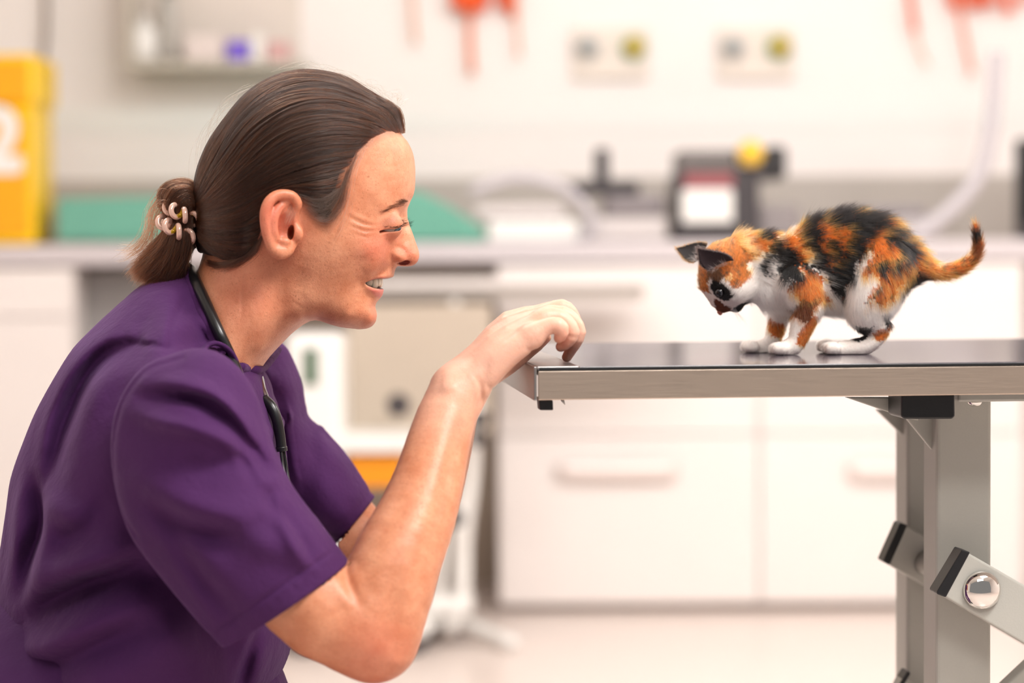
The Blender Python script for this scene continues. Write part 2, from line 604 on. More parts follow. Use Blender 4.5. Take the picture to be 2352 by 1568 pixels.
HP = [  # px, py, half width (m)
    # skull
    (600, 360, .0745), (560, 440, .071), (660, 440, .0745), (700, 360, .0735), (520, 360, .060), (620, 260, .062), (720, 250, .060),
    (800, 290, .0565), (780, 370, .0665), (740, 440, .0715), (850, 300, .050), (870, 350, .052), (830, 400, .0620), (900, 340, .041),
    (910, 390, .0425), (880, 420, .0535), (930, 400, .0315), (925, 440, .033), (500, 480, .054), (560, 540, .0620), (510, 560, .050),
    # brow, temple, orbit
    (905, 458, .0420), (880, 468, .0530), (848, 458, .0585), (800, 480, .0645), (930, 466, .024), (918, 480, .0300), (900, 492, .0400),
    (880, 500, .0485), (862, 520, .0545), (912, 502, .0290), (924, 500, .0150), (898, 516, .0400), (915, 522, .0245), (885, 530, .0465),
    # zygoma, cheek
    (840, 545, .0600), (800, 545, .0650), (750, 530, .0685), (700, 520, .0700), (870, 556, .0510), (893, 556, .0365), (850, 585, .0545),
    (878, 590, .0415), (820, 600, .0585), (780, 600, .0630), (730, 600, .0640), (690, 580, .0650),
    (840, 622, .0490), (862, 624, .0400), (810, 640, .0530), (770, 650, .0570), (720, 660, .0570), (680, 650, .0560),
    # nose
    (928, 520, .0105), (936, 540, .0098), (920, 545, .0170), (945, 562, .0098), (930, 565, .0140), (912, 566, .0195), (950, 585, .0110),
    (936, 590, .0140), (918, 590, .0185), (905, 590, .0205), (953, 575, .0085), (955, 596, .0075), (940, 604, .0100), (920, 604, .0150),
    # mouth region
    (895, 618, .0190), (880, 625, .0290), (895, 632, .0150), (882, 640, .0225), (862, 646, .0310), (842, 652, .0385), (874, 660, .0190),
    (868, 672, .0190), (852, 672, .0290), (855, 690, .0210), (835, 690, .0350), (845, 710, .0275), (820, 670, .0440), (800, 690, .0480),
    (857, 722, .0140), (850, 738, .0150), (838, 725, .0260), (820, 730, .0340), (828, 746, .0170), (800, 730, .0400), (780, 715, .0470), (770, 738, .0330),
    (740, 700, .0510), (735, 725, .0370), (700, 710, .0500), (690, 732, .0400), (715, 728, .0350),
    # neck
    (650, 700, .0540), (600, 650, .0560), (660, 750, .0370), (620, 760, .0480), (560, 700, .0590), (540, 640, .0540), (500, 640, .0440), (480, 600, .0280),
    (500, 700, .0560), (560, 780, .0600), (600, 800, .0430), (450, 720, .0400), (520, 850, .0620), (590, 560, .0600), (640, 600, .0590), (580, 600, .0580),
]
head = Relief(HO, HP, 0.0, step=0.0006)
K = head.stroke
# crow's feet and lower lid bags
K([(797, 494), (813, 503), (838, 514), (866, 517)], -0.00068, .0018)
K([(800, 486), (820, 497), (842, 507), (866, 511)], 0.00062, .0022)
K([(806, 518), (838, 530), (866, 529), (884, 526)], -0.00068, .0017)
K([(800, 508), (826, 520), (852, 524), (872, 522)], 0.00056, .0018)
K([(812, 534), (838, 543), (866, 538), (886, 530)], -0.00056, .0017)
K([(842, 552), (866, 549), (888, 538)], -0.00037, .0016)
K([(848, 561), (872, 557), (893, 545)], -0.00031, .0015)
K([(806, 528), (836, 537), (862, 535)], 0.00043, .0018)
# upper lid fold, brow ridge, orbit hollow
K([(866, 500), (880, 494), (896, 486), (912, 480)], -.0012, .0030)
K([(876, 492), (893, 480), (912, 470), (930, 464)], .0014, .0042)
K([(925, 478), (922, 490), (924, 503)], -.0030, .0045)
K([(878, 506), (890, 498), (902, 492), (912, 490)], .0016, .0030)
# forehead lines
K([(890, 385), (915, 378), (938, 362)], -.00035, .0016)
K([(886, 415), (912, 412), (942, 398)], -.0004, .0016)
K([(890, 438), (915, 434), (942, 422)], -.0004, .0016)
K([(840, 440), (850, 400), (858, 350)], -.0009, .0080)
# nasolabial fold, marionette, cheek apple
K([(898, 590), (893, 608), (880, 624), (862, 637), (848, 643)], -.0048, .0030)
K([(880, 588), (868, 602), (852, 616), (834, 624)], .0032, .0062)
K([(838, 634), (832, 650), (829, 670), (822, 690)], -.0038, .0036)
K([(822, 690), (812, 705), (806, 722)], -.0016, .0034)
K([(845, 668), (838, 685), (828, 702)], -.0012, .0034)
head.blob(852, 578, .0030, .0120, .0090)
head.blob(876, 566, .0012, .008, .006)
# nose wing groove and wing
K([(901, 566), (896.5, 578), (897, 592), (904, 603)], -.0030, .0020, taper=True)
head.blob(914, 588, .0027, .0052, .0046)
K([(905, 570), (916, 567), (928, 576), (934, 590)], -.0012, .0022)
head.blob(952, 584, .0010, .0042, .0040)
K([(941, 464), (936, 480), (937, 500), (944, 522), (953, 548)], .0005, .0022)
# lips
K([(842, 645), (858, 640), (874, 637), (890, 637)], .0012, .0020)
K([(846, 661), (856, 667), (868, 671), (878, 671)], .0018, .0026)
K([(842, 676), (852, 684), (862, 690)], -.0026, .0036)
K([(836, 648), (834, 656), (836, 662)], -.0018, .0024)
head.blob(852, 730, .0030, .0075, .0070)
head.blob(840, 706, -.0022, .0050, .0050)
# jaw line, masseter hollow, neck muscle and creases
K([(690, 600), (694, 650), (706, 690), (735, 712), (780, 728)], .0018, .0100)
K([(688, 668), (704, 700), (712, 722)], -.0006, .0050)
K([(700, 612), (692, 640), (686, 668)], -.0022, .0070)
K([(570, 620), (586, 690), (600, 760), (612, 810)], .0024, .0110)
K([(640, 640), (640, 700), (634, 760)], -.0018, .0100)
K([(566, 600), (556, 650), (556, 700), (552, 735)], -.0005, .0016)
K([(672, 690), (690, 705), (706, 712)], -.0003, .0018)
K([(770, 470), (745, 500), (725, 560)], -.0010, .0100)
head.finish()

# ear (built in the side plane, standing proud of the skull)
EARY = -0.071
def epx(l, y=EARY):
    return [tuple(at(a, b, y)) for a, b in l]

helix_nodes = [(676, 534, -.0705, .0030), (668, 510, -.0730, .0024), (678, 486, -.0760, .0030), (683, 468, -.0785, .0038), (672, 452, -.0810, .0042), (654, 447, -.0840, .0042),
               (634, 450, -.0870, .0042), (618, 464, -.0895, .0044), (610, 485, -.0905, .0044), (609, 508, -.0900, .0042), (612, 532, -.0880, .0040),
               (618, 553, -.0850, .0040), (627, 570, -.0820, .0050), (642, 578, -.0790, .0062), (658, 573, -.0755, .0058), (668, 560, -.0720, .0048)]
HELIX = catmull([tuple(at(a, b, y)) + (r,) for a, b, y, r in helix_nodes], 44)
antihelix = [(632, 546, -.0825, .0040), (627, 525, -.0850, .0042), (629, 500, -.0860, .0042), (640, 478, -.0835, .0038), (655, 466, -.0800, .0030)]
ANTI = catmull([tuple(at(a, b, y)) + (r,) for a, b, y, r in antihelix], 14)
EAR_C = at(643, 512, -.078)
CONCHA = at(654, 527, -.083)
TRAG = at(683, 536, -.0745)
ANTITRAG = at(652, 555, -.0795)
CANAL = at(668, 534, -.0730)
EYE_C = at(890.0, 517.5, -0.0325)
EYE_R = 0.0120
NOSTRIL = at(928, 604.0, -.0105)
MOUTH = np.array([at(a, b, 0.0)[[0, 2]] * 1.0 for a, b in
                  [(838, 650), (850, 645.5), (864, 642.5), (880, 641.5), (905, 641), (905, 656), (889, 660.5), (878, 663), (866, 662.8), (852, 659.2), (843, 654.5)]])
# mouth slit is read off the near side, shift for depth
_mc = np.array([head.uv([(a, b)])[0] for a, b in [(838, 649), (850, 644.5), (862, 641), (872, 640)]] +
               [at(a, b, -.006)[[0, 2]] for a, b in [(884, 640.5), (905, 640), (905, 657), (886, 661)]] +
               [head.uv([(a, b)])[0] for a, b in [(873, 663), (860, 661.5), (848, 657.5), (841, 653.5)]])
MOUTHP = catmull(np.vstack([_mc, _mc[:1]]), 50)[:-1]
_mg = 0.0004
_mx = np.arange(MOUTHP[:, 0].min() - .01, MOUTHP[:, 0].max() + .01, _mg); _mz = np.arange(MOUTHP[:, 1].min() - .01, MOUTHP[:, 1].max() + .01, _mg)
_MX, _MZ = np.meshgrid(_mx, _mz, indexing='ij')
_MS = seg_dist(_MX, _MZ, MOUTHP, True) * np.where(inside(_MX, _MZ, MOUTHP), -1, 1)


def head_field(P):
    f = head.f(P)
    # ears (mirrored in y: evaluate with y -> -|y|)
    Q = P.copy(); Q[:, 1] = -np.abs(Q[:, 1])
    near = np.linalg.norm(Q - EAR_C, axis=1) < 0.055
    if near.any():
        q = Q[near]; g = f[near]
        plate = sd_ell(q, EAR_C + np.array([0, .004, .002]), (.0135, .0075, .0250), rotY(math.radians(6)))
        g = smin(g, plate, .008)
        rim = sd_chain(q, HELIX)
        g = smin(g, rim, .0035)
        anti = sd_chain(q, ANTI)
        # hollows first, then ridges on top
        hol = sd_ell(q, CONCHA, (.0088, .0110, .0128), rotY(math.radians(-8)))
        g = smax(g, -hol, .004)
        sc = sd_chain(q, catmull([tuple(at(a, b, y)) + (r,) for a, b, y, r in
                      [(621, 540, -.0925, .0042), (617, 515, -.0945, .0045), (620, 485, -.0950, .0048), (640, 466, -.0920, .0050), (660, 463, -.088, .0045)]], 12))
        g = smax(g, -sc, .003)
        g = smin(g, anti, .004)
        g = smin(g, rim, .0012)
        g = smin(g, sd_ell(q, TRAG, (.0050, .0040, .0068)), .003)
        g = smin(g, sd_ell(q, ANTITRAG, (.0052, .0040, .0040)), .003)
        g = smax(g, -sd_ell(q, CANAL + np.array([.0005, .004, 0]), (.0034, .0120, .0068), rotY(math.radians(-6))), .0015)
        f = f.copy(); f[near] = g
    # nostrils, eye sockets, mouth
    m = np.linalg.norm(Q - NOSTRIL, axis=1) < .02
    if m.any():
        q = Q[m]
        f[m] = smax(f[m], -sd_ell(q, NOSTRIL, (.0062, .0052, .0030), rotY(math.radians(-6))), .0016)
    m = np.linalg.norm(Q - EYE_C, axis=1) < .03
    if m.any():
        q = Q[m]
        # lids wrap the ball; slit between them opens forward and down
        lidb = np.linalg.norm(q - EYE_C, axis=1) - (EYE_R + .0011)
        g = smin(f[m], lidb, .0035)
        slit = np.abs((q - EYE_C) @ SLIT_N + .0002) - .0012
        fwd = -((q - EYE_C) @ SLIT_D) + .0005
        op = smax(smax(slit, fwd, .001), np.linalg.norm(q - EYE_C, axis=1) - (EYE_R + .008), .001)
        g = smax(g, -op, .0012)
        g = smax(g, -(np.linalg.norm(q - EYE_C, axis=1) - (EYE_R - .0008)), .0006)
        f[m] = g
    m = (P[:, 0] > _mx[3]) & (P[:, 0] < _mx[-4]) & (P[:, 2] > _mz[3]) & (P[:, 2] < _mz[-4])
    if m.any():
        q = P[m]
        s2 = bspl(_MS, q[:, 0], q[:, 2], _mx[0], _mz[0], _mg)
        s2 = smax(s2, -(q[:, 0] - (MOUTHP[:, 0].min() + .002 + 0.0 * np.abs(q[:, 1]))), .001) if False else s2
        f[m] = smax(f[m], -s2, .0022)
    return f


# eye slit plane: corner (867,515) to inner (915,506); gaze down-forward
SL_A = at(877, 518.5, -.0385); SL_B = at(914, 507, -.024)
_t = unit(SL_B - SL_A)
SLIT_D = unit(np.array([0.50, -0.62, -0.30]))
SLIT_N = unit(np.cross(_t, SLIT_D))
SLIT_D = unit(np.cross(SLIT_N, _t)) * np.sign(np.cross(SLIT_N, _t) @ SLIT_D)

hv, hf = polygonise(head_field, head.poly.min(0)[[0]].tolist() + [-.105, head.poly[:, 1].min()] - np.array([.01, 0, .01]),
                    [head.poly[:, 0].max() + .01, .105, head.poly[:, 1].max() + .01], 0.0009 * HQ, lip=4.0, levels=4)
print('head', len(hv), flush=True)

# ------------------------------------------------------------------ tints of the skin (lips, flushed cheek, scalp under the hair)
def soft_region(rel, V, pxs, soft, near=True):
    q = rel.uv(pxs); q = catmull(np.vstack([q, q[:1]]), len(q) * 5)[:-1]
    m = (V[:, 0] > q[:, 0].min() - 3 * soft) & (V[:, 0] < q[:, 0].max() + 3 * soft) & (V[:, 2] > q[:, 1].min() - 3 * soft) & (V[:, 2] < q[:, 1].max() + 3 * soft)
    w = np.zeros(len(V))
    x, z = V[m, 0], V[m, 2]
    sd = seg_dist(x, z, q, True) * np.where(inside(x, z, q), -1, 1)
    w[m] = np.clip(0.5 - sd / (2 * soft), 0, 1)
    return w


def spot(rel, V, px, py, r):
    (x, z), = rel.uv([(px, py)])
    return np.exp(-((V[:, 0] - x) ** 2 + (V[:, 2] - z) ** 2) / r**2)


def skin_attrs(me, flush, tc, tw):
    a = me.attributes.new('flush', 'FLOAT', 'POINT'); a.data.foreach_set('value', flush.astype(np.float32))
    a = me.attributes.new('tintcol', 'FLOAT_COLOR', 'POINT'); a.data.foreach_set('color', tc.astype(np.float32).ravel())
    a = me.attributes.new('tintw', 'FLOAT', 'POINT'); a.data.foreach_set('value', tw.astype(np.float32))


n = len(hv)
h_flush = np.clip(.40 * spot(head, hv, 862, 575, .015) + .30 * spot(head, hv, 945, 585, .011) + .55 * spot(head, hv, 636, 500, .022)
                  + .20 * spot(head, hv, 858, 735, .012) + .22 * spot(head, hv, 560, 660, .035) + .2 * spot(head, hv, 900, 530, .012), 0, 1)
h_tc = np.ones((n, 4)); h_tw = np.zeros(n)


def put(w, col, amt=1.0):
    global h_tc, h_tw
    w = w * amt
    c = np.array(srgb(*col))
    tot = np.maximum(h_tw, w); k = np.where(w > 0, w / (tot + 1e-9), 0)[:, None]
    h_tc = h_tc * (1 - k) + c * k; h_tw = tot


HAIRLINE = [(930, 304), (905, 303), (885, 306), (856, 320), (822, 352), (798, 388), (786, 428), (784, 470), (770, 502), (750, 526), (733, 514), (712, 488),
            (696, 466), (683, 456), (655, 441), (625, 447), (606, 475), (600, 508), (601, 540), (588, 562), (560, 584), (530, 596), (500, 600), (478, 596), (466, 590),
            (440, 600)]
HAIRL = np.array([tuple(head.uv([p])[0]) for p in HAIRLINE[1:-1]])
_o = [at(a, b, 0)[[0, 2]] for a, b in [(415, 600), (410, 400), (480, 200), (680, 100), (860, 160), (945, 250), (950, 300)]]
HAIRP = np.vstack([HAIRL, _o])


def hair_sd(x, z):
    return seg_dist(x, z, HAIRP, True) * np.where(inside(x, z, HAIRP), -1, 1)


_sd = hair_sd(hv[:, 0], hv[:, 2])
_notear = np.clip(1 - (np.abs(hv[:, 1]) - head.D(hv[:, 0], hv[:, 2]) - .001) / .002, 0, 1)
put(np.clip(.55 - _sd / .010, 0, 1) * _notear, (84, 56, 42), .75)
put(soft_region(head, hv, [(846, 659), (862, 663.5), (881, 662), (884, 676), (874, 684), (860, 677)], .0014), (206, 108, 104), .75)
put(soft_region(head, hv, [(846, 646), (862, 638), (880, 635), (893, 638), (886, 646), (864, 645)], .0012), (200, 104, 98), .6)
_in = (hv[:, 0] > MOUTHP[:, 0].min() - .003) & (hv[:, 0] < MOUTHP[:, 0].max()) & (bspl(_MS, hv[:, 0], hv[:, 2], _mx[0], _mz[0], _mg) < .0009)
put((_in & (np.abs(hv[:, 1]) < head.D(hv[:, 0], hv[:, 2]) - .0030)).astype(float), (80, 24, 22), .95)
_nd = np.linalg.norm(np.c_[hv[:, 0], -np.abs(hv[:, 1]), hv[:, 2]] - NOSTRIL, axis=1)
put((_nd < .0058) * np.clip((head.D(hv[:, 0], hv[:, 2]) - np.abs(hv[:, 1])) / .003, 0, 1), (120, 30, 26), .9)
put(soft_region(head, hv, [(872, 512), (890, 500), (908, 494), (913, 505), (900, 515), (885, 524)], .0025), (176, 112, 90), .5)
print('tints', flush=True)

# ------------------------------------------------------------------ eyes, teeth
EYEM = mat('eyeball', (150, 132, 124), 0.12)
_b = EYEM.node_tree.nodes['Principled BSDF']
_tc = N(EYEM, 'ShaderNodeAttribute', attribute_name='iris'); _rp = N(EYEM, 'ShaderNodeValToRGB'); L(EYEM, _tc, 'Fac', _rp, 'Fac')
_e = _rp.color_ramp.elements; _e[0].position = 0.0; _e[0].color = srgb(150, 132, 124); _e[1].position = 1.0; _e[1].color = (0.005, 0.005, 0.006, 1)
for pos, c in ((.40, (150, 132, 124)), (.46, (44, 52, 58)), (.72, (84, 98, 104)), (.80, (30, 34, 40)), (.84, (6, 6, 7))):
    e = _e.new(pos); e.color = srgb(*c)
L(EYEM, _rp, 'Color', _b, 'Base Color')
GAZE = unit(np.array([0.80, -0.28, -0.53]))
for sgn in (1, -1):
    bm = bmesh.new(); bmesh.ops.create_uvsphere(bm, u_segments=40, v_segments=30, radius=EYE_R - .0002)
    V = np.array([v.co[:] for v in bm.verts]); F = [tuple(v.index for v in f.verts) for f in bm.faces]; bm.free()
    g = GAZE * np.array([1, sgn, 1])
    c = V @ g / EYE_R
    V = V + g * (.0012 * np.clip((c - .84) / .16, 0, 1))[:, None]
    V = V + EYE_C * np.array([1, sgn, 1])
    o = mesh_obj('eyeball', V, F, EYEM, person)
    a = o.data.attributes.new('iris', 'FLOAT', 'POINT'); a.data.foreach_set('value', np.clip((c - .68) / .32, 0, 1).astype(np.float32))

TOOTH = mat('tooth_enamel', (255, 247, 226), 0.15)
TOOTH.node_tree.nodes['Principled BSDF'].inputs['Subsurface Weight'].default_value = .15
TOOTH.node_tree.nodes['Principled BSDF'].inputs['Subsurface Scale'].default_value = .002
parts = []
arch_front = at(885.0, 650, 0)[0]
ang = 0.0
for k in range(6):
    w = (.0048, .0041, .0045, .0041, .0040, .0048)[k]; hgt = (.0052, .0045, .0056, .0044, .0040, .0038)[k]
    ang = (0.10, 0.32, 0.56, 0.80, 1.02, 1.25)[k]
    for sgn in (-1, 1):
        cx = arch_front - .0045 - .026 * (1 - math.cos(ang)) * 1.15
        cy = sgn * .0245 * math.sin(ang)
        cz = at(870, 651.5, -.02)[2] + (.0014, .0018, .0010, .0018, .0020, .0024)[k]
        bm = bmesh.new(); bmesh.ops.create_uvsphere(bm, u_segments=16, v_segments=12, radius=1)
        V = np.array([v.co[:] for v in bm.verts]); F = [tuple(v.index for v in f.verts) for f in bm.faces]; bm.free()
        V = np.sign(V) * np.abs(V) ** .75
        V *= np.array([.0026, w, hgt]); V[:, 1] *= 1 + .12 * np.sign(-V[:, 2])
        a = sgn * ang
        V = np.c_[V[:, 0] * math.cos(a) - V[:, 1] * math.sin(a), V[:, 0] * math.sin(a) + V[:, 1] * math.cos(a), V[:, 2]]
        parts.append((V + [cx, cy, cz], F))
V, F = join_meshes(parts)
mesh_obj('teeth', V, F, TOOTH, person)


# ------------------------------------------------------------------ hair
def hair_mat(name, rough=.32, rr=.4, ior=1.55):
    m = bpy.data.materials.new(name); m.use_nodes = True
    nt = m.node_tree; nt.nodes.clear()
    out = nt.nodes.new('ShaderNodeOutputMaterial'); h = nt.nodes.new('ShaderNodeBsdfHairPrincipled')
    h.parametrization = 'COLOR'
    h.inputs['Roughness'].default_value = rough; h.inputs['Radial Roughness'].default_value = rr
    h.inputs['IOR'].default_value = ior
    a = nt.nodes.new('ShaderNodeAttribute'); a.attribute_name = 'tint'
    nt.links.new(a.outputs['Color'], h.inputs['Color']); nt.links.new(h.outputs[0], out.inputs[0])
    return m


HAIRM = hair_mat('hair_strands', .24, .32, 1.42)
HAIRC = mat('hair_mass', (46, 30, 24), 0.6)

HO2 = [(926, 305), (921, 280), (915, 252), (905, 234), (888, 229), (866, 222), (842, 205), (815, 188), (770, 169), (720, 159), (672, 161), (628, 171), (590, 190), (551, 222),
       (512, 270), (478, 319), (454, 372), (444, 410), (441, 440), (441, 500), (448, 560), (460, 600), (500, 650), (600, 680), (700, 660), (800, 620), (880, 560),
       (930, 480), (940, 420), (945, 360), (935, 325)]
HP2 = []
for (px, py, D) in HP:
    if 470 < px < 905 and 200 < py < 600 and head.D(*[np.array([v]) for v in at(px, py, -D)[[0, 2]]])[0] > .02:
        q = at(px, py, -D); s = float(hair_sd(np.array([q[0]]), np.array([q[2]]))[0])
        Dh = float(head.D(np.array([q[0]]), np.array([q[2]]))[0])
        if s < .012: HP2.append((px, py, Dh + .0048 * min(max((-s) / .012, .0), 1)))
for p in [(905, 303), (885, 306), (856, 320), (822, 352), (798, 388), (786, 428), (784, 470), (770, 502), (733, 514), (655, 441), (606, 475), (600, 530), (560, 584), (510, 598)]:
    p3 = head.p3(*p); HP2.append((p[0], p[1], -p3[1] + .0006))
hair_r = Relief(HO2, HP2, 0.0, step=0.0010)
hair_r.finish()

GUIDES = [
    [(924, 306), (917, 255), (892, 236), (850, 213), (780, 175), (680, 162), (590, 193), (512, 276), (468, 360), (446, 440)],
    [(921, 305), (905, 262), (862, 232), (800, 205), (720, 192), (640, 205), (560, 262), (500, 350), (462, 420), (444, 468)],
    [(908, 304), (872, 272), (820, 250), (750, 240), (670, 252), (595, 300), (530, 372), (476, 440), (446, 478)],
    [(880, 308), (838, 296), (780, 290), (710, 300), (640, 332), (570, 388), (510, 440), (462, 474), (443, 486)],
    [(848, 330), (800, 334), (745, 340), (680, 358), (620, 392), (556, 436), (500, 468), (456, 486), (441, 492)],
    [(815, 365), (770, 372), (715, 385), (655, 405), (600, 430), (545, 462), (494, 484), (455, 494), (440, 498)],
    [(794, 400), (755, 412), (705, 420), (650, 430), (600, 452), (548, 480), (495, 497), (456, 502), (440, 503)],
    [(786, 450), (752, 456), (710, 452), (662, 440), (612, 458), (560, 492), (500, 512), (458, 512), (440, 508)],
    [(616, 462), (592, 472), (558, 496), (510, 516), (470, 518), (448, 512), (440, 510)],
    [(604, 500), (590, 512), (565, 524), (530, 530), (495, 530), (465, 524), (448, 516), (440, 512)],
    [(598, 545), (580, 556), (552, 560), (520, 556), (490, 550), (468, 540), (450, 526), (440, 516)],
    [(598, 560), (575, 578), (545, 588), (515, 586), (490, 574), (468, 556), (452, 534), (440, 518)],
    [(540, 596), (522, 596), (505, 590), (488, 578), (472, 562), (456, 542), (446, 528), (440, 520)],
]
GU = []
for g in GUIDES:
    q = []
    for (a, b) in g:
        y = -.03
        for _ in range(4):
            p = at(a, b, y); y = -float(hair_r.D(np.array([p[0]]), np.array([p[2]]))[0])
        q.append((p[0], p[2]))
    GU.append(catmull(np.array(q), 40))
GU = np.array(GU)                     # guides, 40, 2


def guide_at(t, u):
    """t (n,) across guides, u (n,k) along -> x,z"""
    i = np.clip(t.astype(int), 0, len(GU) - 2); ft = (t - i)[:, None]
    k = np.clip(u, 0, 1) * 39; j = np.clip(k.astype(int), 0, 38); fu = k - j
    g = lambda a: GU[a[:, None], j] * (1 - fu[..., None]) + GU[a[:, None], j + 1] * fu[..., None]
    return g(i) * (1 - ft[..., None]) + g(i + 1) * ft[..., None]


def noise1(x, seed, n=512):
    r = np.random.default_rng(seed).standard_normal(n)
    x = np.mod(x, n - 1); i = x.astype(int); f = x - i; f = f * f * (3 - 2 * f)
    return r[i] * (1 - f) + r[(i + 1) % n] * f


def scalp_strands(n, side, k=26):
    t = rng.random(n) * 12 * .9995
    # shear guides 7->8 are separated by the ear: few strands bridge it
    br = (t > 7.02) & (t < 7.99); t[br] = 7.99 + rng.random(br.sum()) * 4
    u0 = np.where((t > 5.2) & (t < 7.02), rng.random(n) ** 1.5 * (.10 + .25 * np.clip(t - 5.6, 0, 1)), 0) + np.where(rng.random(n) < .45, rng.random(n) ** 2 * .12, rng.random(n) * .72)
    u1 = 1.0 - rng.random(n) ** 3 * .12
    u = u0[:, None] + (u1 - u0)[:, None] * np.linspace(0, 1, k)
    tt = t + 0 * u[:, 0]
    P2 = guide_at(tt, u)
    wav = noise1(t * 16, 3)[:, None] * .0006 + noise1(t * 60, 5)[:, None] * .0006
    T = np.gradient(P2, axis=1); T = unit(T); Nn = np.stack([-T[..., 1], T[..., 0]], -1)
    amp = noise1((t * 9)[:, None] + u * 5, 9) * .0009 + rng.standard_normal((n, 1)) * .0006 * np.sin(u * 5 + rng.random((n, 1)) * 6)
    P2 = P2 + Nn * (amp + wav)[..., None]
    D = hair_r.D(P2[..., 0].ravel(), P2[..., 1].ravel()).reshape(n, k)
    s = np.linspace(0, 1, k)[None]
    lift = (rng.random((n, 1)) * .0016 + noise1(t * 22, 8)[:, None] * .0003) * np.clip(s * 6, 0, 1) * np.clip((1 - s) * 5, .2, 1) - .0010 * (1 - np.clip(s * 7, 0, 1))
    fly = (rng.random((n, 1)) < .012) * rng.random((n, 1)) * .004 * np.sin(np.pi * s)
    y = D + lift + fly
    # round the crown: push outward in the side plane where D is small
    X = np.stack([P2[..., 0], side * y, P2[..., 1]], -1)
    # colour
    base = np.array([srgb(52, 32, 23)[:3]]) * np.ones((n, 1))
    cop = np.array([srgb(112, 62, 36)[:3]]); drk = np.array([srgb(20, 13, 11)[:3]]); gry = np.array([srgb(110, 88, 76)[:3]])
    a = np.clip(.32 + .4 * noise1(t * 25, 11) + .25 * rng.standard_normal(n), 0, 1)[:, None]
    base = base * (1 - a * .55) + cop * a * .55
    b = np.clip(.4 + .6 * noise1(t * 40, 12), 0, 1)[:, None]; base = base * (1 - b * .6) + drk * b * .6
    gm = (rng.random(n) < np.where((t > 5.3) & (t < 7.2), .16, .03))[:, None]
    base = np.where(gm, base * .3 + gry * .7, base)
    return X, base * .75


NH = int(15000 * HAIRQ)
A, ca = scalp_strands(NH, -1)
B, cb = scalp_strands(NH // 3, 1)
# wisps of the temple and sideburn
def px_strand(guides, n, spread, k=18, yo=0.0, rel=None, lift=.0008, mix=True):
    """strands interpolated between pixel guides [(px,py),...]; depth from relief rel or explicit third value"""
    G = []
    for g in guides:
        q = []
        for p in g:
            if len(p) == 3: q.append(at(p[0], p[1], p[2]))
            else:
                y = -.04
                for _ in range(4):
                    w = at(p[0], p[1], y); y = -float(rel.D(np.array([w[0]]), np.array([w[2]]))[0])
                w = w.copy(); w[1] = y - .0006; q.append(w)
        G.append(catmull(np.array(q), k))
    G = np.array(G)
    t = rng.random(n) * (len(G) - 1) * .9999; i = t.astype(int); f = (t - i)[:, None, None]
    P = G[i] * (1 - f) + G[i + 1] * f
    s = np.linspace(0, 1, k)[None, :, None]
    off = rng.standard_normal((n, 1, 3)) * spread * (.35 + .65 * s) + rng.standard_normal((n, 1, 3)) * spread * .5 * np.sin(s * 4 + rng.random((n, 1, 1)) * 6)
    return P + off, t


C1, t1 = px_strand([[(822, 352), (806, 392), (800, 430), (790, 470), (765, 505), (735, 505), (705, 480)],
                    [(800, 388), (788, 430), (780, 465), (760, 495), (735, 500), (710, 478)],
                    [(786, 430), (772, 455), (750, 475), (725, 476), (700, 462)],
                    [(770, 440), (745, 455), (720, 455), (690, 448)]], int(300 * HAIRQ), .0017, rel=hair_r)
C2, _ = px_strand([[(835, 345), (815, 395), (806, 440), (790, 500), (768, 545)], [(820, 360), (800, 410), (792, 455), (778, 510), (762, 540)]], int(46 * HAIRQ), .0032, rel=head)
C3, _ = px_strand([[(700, 440), (690, 470), (676, 500), (668, 520)], [(690, 440), (672, 462), (660, 490), (655, 510)]], 70, .0010, rel=head)
C3[..., 1] -= .012 * np.linspace(0, 1, C3.shape[1])[None]
C4, _ = px_strand([[(604, 540), (590, 580), (560, 605), (520, 622)], [(590, 566), (560, 590), (520, 604), (480, 606)], [(560, 590), (530, 606), (500, 612), (475, 600)]], int(700 * HAIRQ), .0016, rel=head)


def cols(n, c1, c2, j=.3):
    a = np.clip(rng.random(n) + j * rng.standard_normal(n), 0, 1)[:, None]
    return np.array(srgb(*c1)[:3]) * (1 - a) + np.array(srgb(*c2)[:3]) * a


def pad(X, k):
    if X.shape[1] == k: return X
    n = X.shape[0]; u = np.linspace(0, X.shape[1] - 1, k); i = np.minimum(u.astype(int), X.shape[1] - 2); f = (u - i)[None, :, None]
    return X[:, i] * (1 - f) + X[:, i + 1] * f


# ponytail: hump, tie, tail
PT = [
    [(458, 430, -.010), (430, 414, -.010), (395, 416, -.010), (368, 436, -.008), (366, 468, -.006), (392, 500, -.010), (372, 545, -.012), (335, 585, -.010), (304, 622, -.008)],
    [(456, 450, -.020), (432, 432, -.022), (400, 436, -.024), (384, 462, -.024), (396, 505, -.022), (382, 552, -.024), (352, 600, -.022), (322, 640, -.018)],
    [(454, 470, -.026), (432, 452, -.028), (412, 466, -.030), (406, 505, -.027), (400, 556, -.030), (378, 612, -.028), (350, 648, -.022)],
    [(452, 486, -.026), (436, 482, -.030), (424, 506, -.028), (420, 556, -.030), (402, 616, -.028), (378, 656, -.022)],
    [(450, 500, -.022), (440, 515, -.027), (440, 550, -.028), (428, 596, -.026), (410, 640, -.018)],
]
E1, _ = px_strand(PT, int(3600 * HAIRQ), .0013, k=26)
_w = np.linspace(0, 1, 26)[None, :, None]
E1 += (rng.standard_normal((len(E1), 1, 3)) * .0034) * _w ** 2.5
_ph = np.floor(rng.random((len(E1), 1, 1)) * 24)
E1 += np.concatenate([np.sin(_w * 9 + _ph), np.cos(_w * 7 + _ph * 1.7), np.sin(_w * 11 + _ph * 2.3)], -1) * .0022 * np.clip(_w * 2 - .6, 0, 1)
Gb = [[(p[0], p[1], .004 + rng.random() * .016) for p in g] for g in PT]
